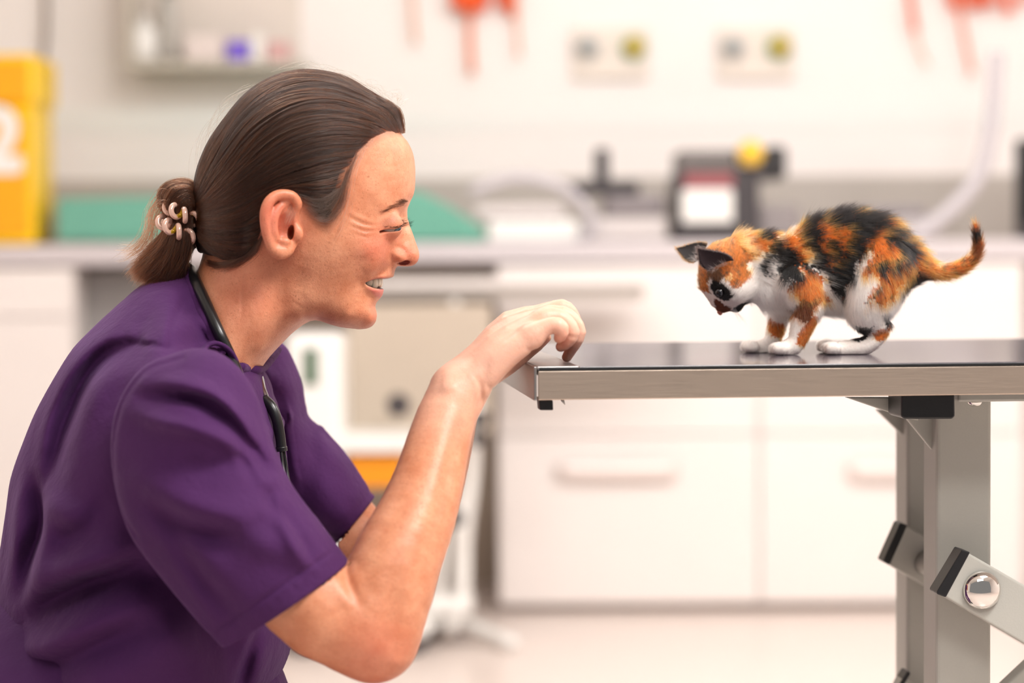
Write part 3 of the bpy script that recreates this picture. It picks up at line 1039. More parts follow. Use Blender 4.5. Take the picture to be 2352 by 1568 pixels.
E2, _ = px_strand(Gb, int(1400 * HAIRQ), .0020, k=26)
E3, _ = px_strand([[(440, 470, -.01), (392, 440, -.005), (350, 480, -.002), (345, 540, -.004), (310, 575, .0), (284, 574, .0)],
                   [(440, 480, -.02), (372, 470, -.02), (352, 520, -.01), (330, 570, -.01), (296, 600, .0)]], int(110 * HAIRQ), .0045, k=26)
# flyaways round the crown
F1 = []
for _ in range(int(110 * HAIRQ)):
    a, b = random.choice([((590, 192), (455, 400)), ((920, 260), (800, 190)), ((860, 215), (640, 165)), ((915, 245), (900, 215))])
    t = np.linspace(0, 1, 26)[:, None]
    pa, pb = hair_r.uv([a])[0], hair_r.uv([b])[0]
    p = at(*a, 0), at(*b, 0)
    u0 = rng.random() * .6
    tt = u0 + t * (rng.random() * .5 + .15)
    base = p[0] + (p[1] - p[0]) * tt
    # bulge outward of the chord, following the crown
    out = unit(np.array([-(p[1] - p[0])[2], 0, (p[1] - p[0])[0]])); out *= 1 if out[2] > 0 else -1
    L0 = np.linalg.norm(p[1] - p[0])
    F1.append(base + out * (L0 * .18 * 4 * tt * (1 - tt) * .55 + .001 + .007 * rng.random() * np.sin(np.pi * t) ** 1.2) + rng.standard_normal(3) * [.001, .012, .001])
F1 = np.array(F1) if F1 else np.zeros((0, 26, 3))
allX = np.concatenate([A, B] + [pad(x, 26) for x in (C1, C2, C3, C4, E1, E2, E3, F1)])
allC = np.concatenate([ca, cb, cols(len(C1), (52, 36, 28), (126, 102, 88)), cols(len(C2), (150, 120, 100), (205, 190, 178)), cols(len(C3), (150, 110, 85), (190, 160, 135)),
                       cols(len(C4), (56, 36, 28), (98, 68, 52)), cols(len(E1), (34, 19, 13), (92, 50, 30)), cols(len(E2), (30, 18, 13), (66, 38, 25)),
                       cols(len(E3), (80, 48, 32), (120, 74, 50)), cols(len(F1), (130, 95, 75), (190, 160, 140))])
prof = np.r_[np.full(20, 1.0), np.linspace(1, .35, 6)] * .00011
rad = np.tile(prof, (len(allX), 1))
rad[NH + NH // 3:NH + NH // 3 + len(C1) + len(C2) + len(C3) + len(C4)] *= .65
rad[-len(F1):] *= .5

# solid mass under the strands
_hm = hair_r


def cap_field(P):
    f = _hm.f(P, -.0012)
    f = smax(f, hair_sd(P[:, 0], P[:, 2]) + .0035, .004)
    near_ear = np.sqrt((P[:, 0] - EAR_C[0]) ** 2 + (P[:, 2] - EAR_C[2] + .006) ** 2 * .45)
    return smax(f, -(near_ear - .0175), .003)


tail_r = Relief([(452, 428), (425, 420), (395, 422), (372, 442), (370, 468), (390, 500), (380, 540), (345, 590), (322, 622), (345, 636), (385, 646), (412, 628), (436, 590), (452, 550), (456, 500), (458, 460)],
                [(415, 450, .020), (395, 455, .014), (418, 505, .020), (400, 560, .022), (370, 600, .018), (430, 560, .020), (440, 480, .018), (390, 620, .014)], 0.0, step=.0012)
tail_r.finish()
cv, cf = polygonise(lambda P: smin(cap_field(P), tail_r.f(P), .004), [at(400, 100, 0)[0] - .05, -.1, at(0, 660, 0)[2]], [at(940, 0, 0)[0], .1, at(0, 140, 0)[2]], .0018 * HQ, lip=4.0, levels=3)
print('cap', len(cv), flush=True)
hair = mesh_obj('hair', cv, cf, HAIRC, person)
curves_obj('hair_strands', allX, rad, allC, HAIRM, hair)

# eyebrows and lashes
BROWM = mat('brow_hair', (60, 42, 34), .6)
_ba = N(BROWM, 'ShaderNodeAttribute', attribute_name='tint'); L(BROWM, _ba, 'Color', BROWM.node_tree.nodes['Principled BSDF'], 'Base Color')
BROWM.node_tree.nodes['Principled BSDF'].inputs['Specular IOR Level'].default_value = .15
def short_hairs(name, line, n, length, direc, spread, rel, col, r=.00007, jitter=.14, curl=0):
    q = catmull(np.array([head.p3(a, b) for a, b in line]), 60)
    i = rng.integers(0, 60, n); P = q[i] + rng.standard_normal((n, 3)) * spread * np.sin(np.pi * (i / 59 * .8 + .15))[:, None]
    P[:, 1] = -rel.D(P[:, 0], P[:, 2]) + .0002
    d0, d1 = np.array(direc[0], float), np.array(direc[1], float)
    d = unit(d0 * (1 - i / 59)[:, None] + d1 * (i / 59)[:, None] + rng.standard_normal((n, 3)) * jitter)
    ln = length * (.6 + .6 * rng.random(n))
    s = np.linspace(0, 1, 6)[None, :, None]
    X = P[:, None] + d[:, None] * ln[:, None, None] * s + np.array([0, 0, curl])[None, None] * (s**2) * ln[:, None, None]
    sy = rel.D(X[..., 0].ravel(), X[..., 2].ravel()).reshape(n, 6)
    X[..., 1] = -(sy + .0003 + .0007 * rng.random((n, 1)) * s[..., 0])
    return X, np.tile(np.linspace(1, .3, 6) * r, (n, 1)), cols(n, *col)


X, r_, c_ = short_hairs('eyebrow', [(886, 484), (905, 475), (922, 468), (938, 462)], 170, .0058, [(-1, -.20, -.30), (-.75, -.28, .30)], .0009, head, ((128, 88, 64), (84, 56, 42)), r=.00005)
curves_obj('eyebrow', X, r_, c_, BROWM, person)
Xf = X.copy(); Xf[..., 1] *= -1
curves_obj('eyebrow', Xf, r_, c_, BROWM, person)


def lashes(sgn):
    n = 90; u = rng.random(n)
    up = u < 2
    base0 = EYE_C + (EYE_R + .0013) * unit(unit(SL_A - EYE_C)[None] * (1 - u)[:, None] + unit(SL_B - EYE_C)[None] * u[:, None] + SLIT_D[None] * .9 * np.sin(np.pi * u)[:, None]) + SLIT_N * .0016 * (1 if SLIT_N[2] > 0 else -1)
    d = unit(np.array([.72, -.35, -.35])[None] * u[:, None] + np.array([.25, -.75, -.45])[None] * (1 - u)[:, None] + rng.standard_normal((n, 3)) * .12)
    s = np.linspace(0, 1, 7)[None, :, None]; ln = (.0050 + .0035 * rng.random(n))[:, None, None]
    X = base0[:, None] + d[:, None] * s * ln + np.array([.15, 0, .55]) * s**2 * ln
    X[..., 1] *= sgn
    return X, np.tile(np.linspace(1, .25, 7) * .00009, (n, 1)), cols(n, (14, 10, 9), (34, 24, 20))


for sgn in (1, -1):
    X, r_, c_ = lashes(sgn)
    curves_obj('eyelashes', X, r_, c_, BROWM, person)

# (scrub top shape first: the trunk is kept inside it)

def near_mask(P, nodes, pad_):
    lo = nodes[:, :3].min(0) - nodes[:, 3].max() - pad_; hi = nodes[:, :3].max(0) + nodes[:, 3].max() + pad_
    return ((P > lo) & (P < hi)).all(1)


class Bump:
    def __init__(self, Y, x0, y0, x1, y1, step=.0008):
        a = at(x0, y1, Y); b = at(x1, y0, Y); self.Y = Y
        self.x0, self.z0, self.s = a[0], a[2], step
        self.X, self.Z = np.meshgrid(np.arange(a[0], b[0], step), np.arange(a[2], b[2], step), indexing='ij')
        self.G = np.zeros(self.X.shape)

    def stroke(self, pts, amp, w, Y=None, taper=True):
        q = np.array([at(a, b, self.Y if Y is None else Y)[[0, 2]] for a, b in pts]); q = catmull(q, len(q) * 5)
        best = np.full(self.X.shape, 1e9); T = np.zeros(self.X.shape)
        for i in range(len(q) - 1):
            a, b = q[i], q[i + 1]; ba = b - a
            t = np.clip(((self.X - a[0]) * ba[0] + (self.Z - a[1]) * ba[1]) / (ba @ ba), 0, 1)
            d = (self.X - a[0] - t * ba[0])**2 + (self.Z - a[1] - t * ba[1])**2
            T = np.where(d < best, (i + t) / (len(q) - 1), T); best = np.minimum(best, d)
        self.G += amp * np.exp(-best / w**2) * (np.sin(np.pi * np.clip(T * .88 + .06, 0, 1))**.7 if taper else 1)

    def __call__(self, P):
        m = (P[:, 0] > self.x0) & (P[:, 0] < self.x0 + self.s * (self.G.shape[0] - 1)) & (P[:, 2] > self.z0) & (P[:, 2] < self.z0 + self.s * (self.G.shape[1] - 1))
        return np.where(m, bspl(self.G, P[:, 0], P[:, 2], self.x0, self.z0, self.s), 0)


# ------------------------------------------------------------------ scrub top
def cloth_mat(name, c0, c1):
    m = mat(name, c0, 0.85)
    b = m.node_tree.nodes['Principled BSDF']
    b.inputs['Sheen Weight'].default_value = .18; b.inputs['Sheen Roughness'].default_value = .4
    b.inputs['Sheen Tint'].default_value = srgb(190, 150, 215)
    b.inputs['Specular IOR Level'].default_value = .25
    tc = N(m, 'ShaderNodeTexCoord')
    n1 = N(m, 'ShaderNodeTexNoise', i_Scale=9.0, i_Detail=5); L(m, tc, 'Object', n1, 'Vector')
    mx = N(m, 'ShaderNodeMix', data_type='RGBA'); L(m, n1, 'Fac', mx, 0); mx.inputs[6].default_value = srgb(*c0); mx.inputs[7].default_value = srgb(*c1)
    m.node_tree.links.new(mx.outputs[2], b.inputs['Base Color'])
    w1 = N(m, 'ShaderNodeTexWave', i_Scale=420.0, i_Distortion=1.5, bands_direction='DIAGONAL'); L(m, tc, 'Object', w1, 'Vector')
    n2 = N(m, 'ShaderNodeTexNoise', i_Scale=260.0, i_Detail=3); L(m, tc, 'Object', n2, 'Vector')
    n3 = N(m, 'ShaderNodeTexNoise', i_Scale=34.0, i_Detail=4); L(m, tc, 'Object', n3, 'Vector')
    a1 = N(m, 'ShaderNodeMath', operation='MULTIPLY_ADD'); L(m, w1, 'Fac', a1, 0); a1.inputs[1].default_value = .12; L(m, n2, 'Fac', a1, 2)
    a2 = N(m, 'ShaderNodeMath', operation='MULTIPLY_ADD'); L(m, n3, 'Fac', a2, 0); a2.inputs[1].default_value = 7.0; L(m, a1, 'Value', a2, 2)
    bp = N(m, 'ShaderNodeBump', i_Strength=.8, i_Distance=.0005); L(m, a2, 'Value', bp, 'Height'); L(m, bp, 'Normal', b, 'Normal')
    return m


SCRUB = cloth_mat('purple_scrub_cotton', (64, 28, 74), (78, 36, 90))

TO = [(440, 626), (400, 632), (340, 647), (272, 702), (216, 754), (173, 798), (133, 859), (88, 940), (62, 1001), (29, 1094), (18, 1168), (6, 1248), (-2, 1300), (-12, 1400), (-20, 1500),
      (-10, 1620), (20, 1750), (100, 1850), (250, 1900), (400, 1900), (540, 1850), (600, 1720), (634, 1568), (664, 1490), (672, 1400), (672, 1280), (668, 1180), (660, 1110), (648, 1040), (634, 960),
      (618, 900), (606, 866), (602, 846), (592, 818), (572, 778), (545, 725), (515, 675), (485, 635), (458, 618)]
_nk = [(453, 645), (466, 676), (480, 712), (496, 750), (514, 788), (534, 820), (556, 843)]
TP = [(420, 655, .040), (380, 690, .068), (300, 730, .070), (430, 720, .066), (462, 790, .0760),  (400, 760, .110), (340, 780, .120),
      (400, 840, .155), (300, 840, .135), (450, 880, .165), (220, 900, .130), (150, 960, .098), (350, 950, .178), (500, 900, .140), (550, 900, .100), (590, 920, .055), (565, 1000, .110), (615, 1000, .065),
      (250, 1050, .170), (150, 1100, .140), (80, 1150, .090), (400, 1150, .165), (560, 1150, .125), (630, 1150, .070), (200, 1300, .175), (100, 1300, .140), (40, 1300, .080), (350, 1350, .172),
      (500, 1350, .150), (610, 1350, .095), (150, 1500, .175), (50, 1500, .115), (300, 1500, .175), (450, 1500, .160), (560, 1500, .120), (620, 1500, .075), (300, 1700, .160), (480, 1700, .120), (150, 1700, .140)]
for (a, b) in _nk:
    for dx, dd in ((0, .0004), (-14, .0050), (22, -.0090)):
        q = at(a + dx, b + .2 * dx, -.045); Dn = float(head.D(np.array([q[0]]), np.array([q[2]]))[0]) if b < 830 or dx else .045
        TP.append((a + dx, b + .2 * dx, max(Dn + dd, .012)))
torso = Relief(TO, TP, 0.0, step=.0016, dens=.012)
T = torso.stroke
T([(310, 792), (250, 806), (204, 843), (162, 909), (132, 983), (118, 1040), (104, 1110)], -.0344, .0100, side=.3)
T([(290, 770), (225, 790), (175, 840), (130, 920), (100, 1010)], .0138, .0110)
T([(330, 830), (262, 850), (220, 900), (190, 980), (170, 1060)], .0115, .0140)
T([(84, 1110), (82, 1160), (80, 1217), (58, 1290), (44, 1362)], -.0344, .0085)
T([(60, 1080), (48, 1160), (40, 1240), (28, 1330)], .0138, .0090)
T([(118, 1150), (112, 1230), (92, 1310), (80, 1350)], .0138, .0110)
T([(330, 1292), (250, 1328), (154, 1368), (60, 1424)], -.0459, .0160, side=.2)
T([(330, 1250), (260, 1280), (180, 1302), (80, 1345)], .0171, .0140)
T([(110, 1105), (123, 1149), (160, 1182), (210, 1196)], .0138, .0120)
T([(250, 1150), (180, 1225), (120, 1262)], -.0115, .0110)
T([(300, 1390), (200, 1430), (100, 1480), (20, 1520)], .0138, .0130)
T([(340, 1440), (240, 1480), (120, 1530), (40, 1560)], -.0184, .0130)
T([(480, 1400), (380, 1470), (300, 1530), (200, 1590)], .0115, .0200)
T([(590, 1450), (566, 1510), (545, 1570), (530, 1640)], -.0138, .0050, side=.4)
T([(615, 1470), (600, 1530), (585, 1600)], .0092, .0080)
T([(340, 1300), (420, 1380), (500, 1470), (540, 1560)], -.0230, .0160)
# seams: yoke, shoulder, lapel
T([(418, 692), (398, 740), (388, 797)], -.0035, .0022, taper=False)
T([(388, 799), (340, 792), (298, 788)], -.0035, .0022, taper=False)
T([(424, 700), (440, 735), (458, 760), (474, 800)], -.0032, .0022)
T([(434, 690), (450, 722), (470, 755), (486, 790)], .0032, .0028)
T([(410, 650), (430, 690), (452, 735), (472, 780)], -.0042, .0030)
T([(400, 690), (385, 740), (376, 795)], .0036, .0050)
T([(360, 700), (330, 740), (310, 780)], -.0046, .0080)
T([(300, 700), (270, 740), (240, 780)], .0046, .0100)
T([(470, 800), (490, 812), (520, 850), (545, 890), (560, 930)], -.0035, .0045)
T([(478, 828), (505, 858), (530, 895), (552, 940)], .0030, .0060)
T([(440, 850), (500, 885), (545, 940), (575, 1000)], -.0115, .0050)
T([(556, 880), (576, 930), (592, 975), (612, 1040), (640, 1100), (664, 1140)], -.0045, .0030)
T([(566, 905), (585, 960), (606, 1030), (636, 1100)], .0030, .0040)
T([(600, 880), (616, 930), (628, 980), (640, 1040)], -.0030, .0030)
T([(594, 900), (604, 950), (620, 1010)], .0030, .0040)
torso.finish()

SO = [(400, 812), (450, 800), (505, 812), (552, 850), (586, 905), (606, 965), (634, 1042), (674, 1122), (739, 1208), (801, 1291), (862, 1378), (720, 1500), (575, 1580), (511, 1487), (455, 1425), (400, 1360),
      (345, 1292), (302, 1230), (272, 1150), (256, 1050), (262, 960), (290, 890), (340, 835)]
SP = [(450, 940, .052), (480, 1100, .058), (550, 1200, .058), (620, 1300, .057), (350, 1100, .044), (410, 1200, .052), (480, 1310, .052), (660, 1390, .054), (570, 1060, .044), (430, 870, .036), (330, 980, .032), (540, 930, .032),
      (690, 1230, .046), (560, 1400, .052), (640, 1150, .036)]
sleeve = Relief(SO, SP, -.20, step=.0014, dens=.012, yo=-.20)
Q = sleeve.stroke
Q([(322, 912), (383, 912), (444, 925), (494, 950), (537, 983), (575, 1028)], -.0207, .0060, side=.25)
Q([(340, 880), (400, 880), (463, 894), (520, 930), (562, 983), (590, 1030)], .0109, .0080)
Q([(300, 948), (370, 966), (444, 980), (520, 1008), (570, 1060)], .0121, .0075)
Q([(420, 905), (470, 915), (520, 945), (556, 990)], -.0109, .0035)
Q([(545, 985), (560, 1010), (590, 1050), (620, 1085)], -.0121, .0045)
Q([(500, 905), (545, 950), (580, 1005)], .0085, .0050)
Q([(333, 1150), (401, 1195), (481, 1222), (560, 1222)], -.0146, .0130)
Q([(330, 1110), (407, 1150), (525, 1180), (620, 1168)], .0121, .0120)
Q([(400, 1060), (470, 1075), (540, 1065), (600, 1090)], -.0085, .0110)
Q([(512, 1200), (617, 1246), (700, 1285)], .0085, .0120)
Q([(543, 1032), (575, 1085), (598, 1112)], -.0085, .0045)
Q([(560, 1070), (600, 1100), (640, 1105)], .0073, .0060)
Q([(615, 1125), (622, 1160), (640, 1185)], -.0061, .0040)
Q([(648, 1174), (684, 1230), (716, 1287)], -.0082, .0034, side=.4)
Q([(636, 1180), (668, 1240), (700, 1300)], .0054, .0050)
Q([(385, 1240), (450, 1320), (520, 1400), (540, 1440)], -.0121, .0120)
Q([(370, 1230), (430, 1320), (490, 1410)], .0073, .0080)
Q([(420, 1180), (470, 1290), (540, 1380)], .0061, .0140)
Q([(600, 1180), (640, 1260), (690, 1340)], -.0049, .0120)
Q([(762, 1268), (700, 1310), (620, 1366), (540, 1420), (482, 1458)], -.0023, .0020, taper=False)
for i in range(13):     # puckers of the hem stitching
    a = (775 - i * 21, 1272 + i * 14.3)
    Q([a, (a[0] + 12, a[1] + 16)], -.0008 * (1 if i % 2 else .4), .0028)
Q([(420, 822), (340, 850), (292, 905), (268, 970), (260, 1040), (266, 1125), (284, 1185), (312, 1230)], -.0031, .0022, taper=False)
sleeve.finish()

FO = [(560, 830), (600, 800), (646, 786), (669, 824), (689, 882), (702, 938), (728, 960), (748, 997), (785, 1038), (818, 1080), (860, 1143), (905, 1210), (820, 1330), (766, 1253), (720, 1225), (668, 1190), (620, 1120), (585, 1030), (560, 930)]
FPt = [(640, 880, .045), (660, 960, .050), (700, 1050, .052), (760, 1120, .052), (800, 1180, .050), (620, 950, .045), (680, 1130, .046)]
fsl = Relief(FO, FPt, .19, step=.0020, dens=.012, yo=.19)
fsl.finish()


def uvF(pts):
    return [at(a, b, .17)[[0, 2]] for a, b in pts]


def hem_plane(p0, p1, Y):
    a = at(*p0, Y); b = at(*p1, Y); t = unit(b - a); t[1] = 0
    n = np.array([-t[2], 0, t[0]])
    return a, n


def plane(P, pl):
    return (P - pl[0]) @ pl[1]


H1 = hem_plane((511, 1487), (791, 1298), -.20)
if H1[1] @ (at(700, 1450, -.2) - H1[0]) < 0: H1 = (H1[0], -H1[1])
H2 = hem_plane((766, 1253), (860, 1143), .19)
if H2[1] @ (at(860, 1230, .19) - H2[0]) < 0: H2 = (H2[0], -H2[1])
FB = Bump(.15, 540, 760, 900, 1340, .0012)   # folds of the far sleeve and front
FB.stroke([(704, 940), (712, 1000), (712, 1080), (704, 1160)], -0.0050, 0.0095)
FB.stroke([(640, 830), (665, 900), (680, 980), (684, 1080)], 0.0050, 0.0095)
FB.stroke([(610, 850), (640, 930), (655, 1020), (662, 1100)], -0.0050, 0.0095)
FB.stroke([(725, 980), (750, 1030), (790, 1080)], 0.0050, 0.0095)
FB.stroke([(700, 945), (712, 975), (730, 980)], -0.0045, 0.0095)
FB.stroke([(848, 1135), (800, 1190), (752, 1236)], -0.0012, 0.0035, taper=False)


def scrub_solid(P):
    f = torso.f(P)
    for rel, pl, y0, y1 in ((sleeve, H1, -.32, -.08), (fsl, H2, .08, .32)):
        m = (P[:, 1] > y0) & (P[:, 1] < y1)
        if m.any():
            q = P[m]; f[m] = smin(f[m], rel.f(q), .012)
    return f


def scrub_field(P):
    f = torso.f(P)
    far = P[:, 1] > .0
    if far.any():
        f[far] -= FB(P[far]) * np.clip(P[far, 1] / .03, 0, 1)
    m = near_mask(P, np.array([[sleeve.poly[:, 0].min(), -.26, sleeve.poly[:, 1].min(), 0], [sleeve.poly[:, 0].max(), -.14, sleeve.poly[:, 1].max(), 0.0]]), .04)
    if m.any():
        q = P[m]; s = sleeve.f(q); d = plane(q, H1)
        g = smin(f[m], smax(s, d, .0015), .012)
        cav = np.maximum(s + .0036, -(d + .09))
        g = smax(g, -cav, .001)
        f[m] = g
    m = near_mask(P, np.array([[fsl.poly[:, 0].min(), .12, fsl.poly[:, 1].min(), 0], [fsl.poly[:, 0].max(), .25, fsl.poly[:, 1].max(), 0.0]]), .04)
    if m.any():
        q = P[m]; s = fsl.f(q) - FB(q) * .7; d = plane(q, H2)
        g = smin(f[m], smax(s, d, .0015), .03)
        g = smax(g, np.minimum(0, 0) - np.maximum(s + .0040, -(d + .045)), .001)
        f[m] = g
    return f


# ------------------------------------------------------------------ arms, hands and hidden trunk (one surface)
def NP(rows):
    """(px,py,Y,radius in photo pixels) -> world nodes with metric radius"""
    out = []
    for (a, b, y, r) in rows:
        p = at(a, b, y); out.append((p[0], p[1], p[2], r * (2.1 + y) / FPX))
    return np.array(out)


ARM_N = catmull(NP([(430, 960, -.150, 140), (520, 1120, -.185, 138), (640, 1290, -.200, 118), (742, 1408, -.208, 108), (858, 1462, -.205, 97)]), 12)
FORE_N = catmull(NP([(858, 1462, -.205, 97), (885, 1375, -.200, 106), (910, 1290, -.190, 104), (955, 1190, -.172, 92), (988, 1090, -.152, 80), (1012, 1000, -.132, 72), (1028, 950, -.122, 68), (1048, 905, -.112, 62)]), 18)
ARM_F = catmull(NP([(600, 950, .150, 90), (680, 1090, .175, 92), (800, 1225, .185, 88), (900, 1325, .170, 76)]), 10)
FORE_F = catmull(NP([(900, 1325, .170, 76), (945, 1225, .150, 82), (985, 1130, .120, 76), (1012, 1050, .095, 68), (1036, 960, .068, 60), (1052, 890, .045, 54)]), 14)


def hand(mcs, fingers, thumb, k_palm=.010):
    return [catmull(NP(m), 7) for m in mcs], [catmull(NP(f), 12) for f in fingers], catmull(NP(thumb), 9)


HAND_N = hand(
    [[(1062, 900, -.118, 50), (1100, 868, -.119, 41), (1155, 820, -.119, 33), (1222, 772, -.117, 27)],
     [(1055, 890, -.108, 50), (1095, 850, -.104, 40), (1160, 785, -.102, 32), (1248, 734, -.100, 25)],
     [(1050, 880, -.095, 48), (1095, 830, -.088, 38), (1165, 761, -.084, 31), (1262, 728, -.081, 24)],
     [(1050, 880, -.085, 46), (1095, 835, -.075, 36), (1165, 768, -.066, 29), (1258, 730, -.062, 24)]],
    [[(1222, 772, -.117, 26), (1244, 757, -.118, 22), (1266, 747, -.118, 19.5), (1284, 750, -.118, 20), (1290, 762, -.117, 17), (1286, 773, -.115, 14), (1283, 777, -.114, 11)],
     [(1248, 734, -.100, 25), (1276, 728, -.100, 21), (1300, 741, -.100, 19.5), (1313, 763, -.100, 19), (1308, 778, -.099, 16), (1296, 791, -.096, 14), (1288, 796, -.095, 12)],
     [(1262, 728, -.081, 24), (1290, 722, -.081, 21), (1314, 736, -.081, 19.5), (1328, 760, -.081, 18), (1324, 780, -.080, 16), (1312, 802, -.074, 13.5), (1302, 820, -.070, 11.5)],
     [(1258, 730, -.062, 24), (1290, 722, -.062, 20), (1312, 740, -.062, 18), (1322, 768, -.061, 16), (1313, 798, -.056, 13), (1304, 817, -.052, 11)]],
    [(1078, 880, -.070, 38), (1130, 855, -.058, 30), (1182, 826, -.050, 23), (1220, 800, -.046, 17), (1244, 783, -.044, 15), (1254, 775, -.043, 12)])
HAND_F = hand(
    [[(1060, 880, .030, 44), (1110, 815, .020, 33), (1170, 745, .014, 26), (1254, 722, .010, 23)],
     [(1060, 872, .045, 44), (1110, 806, .035, 32), (1170, 738, .030, 25), (1256, 720, .027, 22)],
     [(1062, 876, .055, 42), (1112, 812, .050, 31), (1172, 744, .046, 25), (1256, 724, .044, 22)],
     [(1064, 880, .065, 40), (1114, 818, .064, 30), (1172, 752, .062, 24), (1252, 730, .060, 21)]],
    [[(1254, 722, .010, 22), (1284, 706, .010, 19), (1304, 712, .010, 18), (1320, 740, .010, 16), (1318, 768, .010, 14), (1308, 790, .010, 12)],
     [(1256, 720, .027, 22), (1290, 705, .027, 18.5), (1310, 718, .027, 17), (1322, 748, .027, 16), (1318, 775, .027, 13), (1308, 793, .027, 11)],
     [(1256, 724, .044, 21), (1288, 711, .044, 18), (1308, 726, .044, 16), (1318, 752, .044, 15), (1312, 780, .044, 12), (1304, 796, .044, 11)],
     [(1252, 730, .060, 20), (1280, 720, .060, 16), (1298, 733, .060, 15), (1306, 756, .060, 13), (1300, 782, .060, 11), (1294, 796, .060, 10)]],
    [(1085, 870, .012, 34), (1135, 845, .000, 26), (1185, 812, -.008, 19), (1225, 790, -.010, 15), (1250, 778, -.010, 12)])
ELL = lambda px, py, Y, a, b, c, ang: (at(px, py, Y), (a, b, c), rotY(math.radians(ang)))


def sd_hand(P, Hd):
    m, f, t = Hd
    palm = None
    for i, c in enumerate(m):
        d = sd_chain(P, c)
        palm = d if palm is None else smin(palm, d, .009)
    fd = None
    for c in f:
        d = sd_chain(P, c)
        fd = d if fd is None else smin(fd, d, .0012)
    th = sd_chain(P, t)
    g = smin(palm, fd, .0055)
    return smin(g, th, .006)


# fine relief of the near arm drawn on its side: creases, tendons, veins
AB = Bump(-.20, 560, 650, 1360, 1600)
AB.stroke([(786, 1300), (793, 1330), (806, 1360), (824, 1388)], -.0022, .0042, Y=-.24)
AB.stroke([(806, 1300), (815, 1335), (832, 1368)], .0018, .009, Y=-.24)
AB.stroke([(770, 1330), (790, 1370), (812, 1400)], .0020, .006, Y=-.24)
AB.stroke([(905, 1300), (900, 1400), (890, 1480)], -.0022, .010, Y=-.23)
AB.stroke([(900, 1500), (915, 1515), (925, 1500)], .0016, .006, Y=-.22)
AB.stroke([(1060, 960), (1040, 1040), (1015, 1140), (985, 1240)], -.0018, .006, Y=-.17)
AB.stroke([(1096, 870), (1104, 890), (1104, 918), (1100, 935)], -.0024, .0022, Y=-.14)
AB.stroke([(1092, 905), (1086, 925), (1082, 945)], -.0012, .0022, Y=-.14)
AB.stroke([(1112, 880), (1130, 895), (1140, 898)], -.0008, .0020, Y=-.14)
AB.stroke([(1122, 838), (1112, 862), (1108, 880)], -.0014, .0034, Y=-.14)
AB.stroke([(1010, 880), (1030, 885), (1040, 900)], .0022, .0085, Y=-.135)
AB.stroke([(1095, 815), (1130, 785), (1165, 760), (1200, 748)], .0010, .0030, Y=-.125)
AB.stroke([(1120, 830), (1155, 800), (1190, 775)], .0008, .0030, Y=-.13)
AB.stroke([(1105, 800), (1140, 770), (1180, 740)], -.0007, .0030, Y=-.125)
AB.stroke([(1208, 800), (1225, 806), (1232, 800)], -.0010, .0016, Y=-.13)
AB.stroke([(1303, 768), (1312, 774), (1324, 772)], -.0006, .0014, Y=-.12)


def trunk(P):
    a = at(470, 930, 0); b = at(330, 1250, 0); c = at(300, 1620, 0)
    d = sd_cone(P, a, b, .085, .105); d = smin(d, sd_cone(P, b, c, .105, .115), .04)
    d = smin(d, sd_cone(P, at(470, 930, -.10), at(470, 930, .10), .055, .055), .05)
    d = smin(d, sd_cone(P, at(560, 860, 0), a, .050, .060), .03)
    return d


def arms_field(P):
    d = trunk(P)
    for nodes in (ARM_N, ARM_F):
        m = near_mask(P, nodes, .07)
        if m.any(): d[m] = smin(d[m], sd_chain(P[m], nodes), .03)
    # inside the garment the body follows the cloth from within
    beh = np.where(P[:, 1] < -.05, plane(P, H1) < 0, np.where(P[:, 1] > .05, plane(P, H2) < 0, True))
    beh &= d < .06
    if beh.any(): d[beh] = np.maximum(d[beh], scrub_solid(P[beh]) + .004)
    for nodes in (FORE_N, FORE_F):
        m = near_mask(P, nodes, .07)
        if m.any(): d[m] = smin(d[m], sd_chain(P[m], nodes), .014)
    for Hd in (HAND_N, HAND_F):
        m = near_mask(P, np.concatenate(Hd[0] + Hd[1] + [Hd[2]]), .04)
        if m.any():
            d[m] = smin(d[m], sd_hand(P[m], Hd), .012)
    nearside = P[:, 1] < 0
    if nearside.any():
        d[nearside] -= AB(P[nearside]) * np.clip((-.05 - P[nearside, 1]) / .03, 0, 1)
    return d


lo = at(0, 1800, 0); hi = at(1400, 640, .3)
av, af = polygonise(arms_field, [at(120, 0, 0)[0] - .08, -.30, at(0, 1800, 0)[2]], [at(1400, 0, 0)[0], .30, at(0, 620, 0)[2]], .0015 * HQ, lip=1.3, levels=4)
print('arms', len(av), flush=True)
na = len(av)
hp = proj(av)
a_flush = np.clip(.35 * np.exp(-((hp[0] - 860) ** 2 + (hp[1] - 1500) ** 2) / 90**2) + .55 * np.exp(-((hp[0] - 1295) ** 2 + (hp[1] - 790) ** 2) / 26**2), 0, 1)
V = np.vstack([hv, av]); F = np.vstack([hf, af + len(hv)])
body = mesh_obj('body', V, F, SKIN, person)
pale = .50 * np.clip((1040 - hp[1]) / 190, 0, 1) * (1 - a_flush)  # strong light on hand and wrist painted in as a paler tint
skin_attrs(body.data, np.r_[h_flush, a_flush], np.vstack([h_tc, np.tile(np.array(srgb(250, 212, 194)), (na, 1))]), np.r_[h_tw, pale])


sv, sf = polygonise(scrub_field, [torso.poly[:, 0].min() - .02, -.30, torso.poly[:, 1].min() - .01], [at(900, 0, .19)[0] + .02, .30, at(0, 600, 0)[2]], .0017 * HQ, lip=4.5, levels=4)
print('scrub', len(sv), flush=True)
scrub = mesh_obj('scrub_top', sv, sf, SCRUB, person)


def on_front(px, py, rels, off):
    y = -.05
    for _ in range(5):
        p = at(px, py, y); x, z = np.array([p[0]]), np.array([p[2]])
        y = -max(float(r.D(x, z)[0]) for r in rels) - off
    return at(px, py, y)


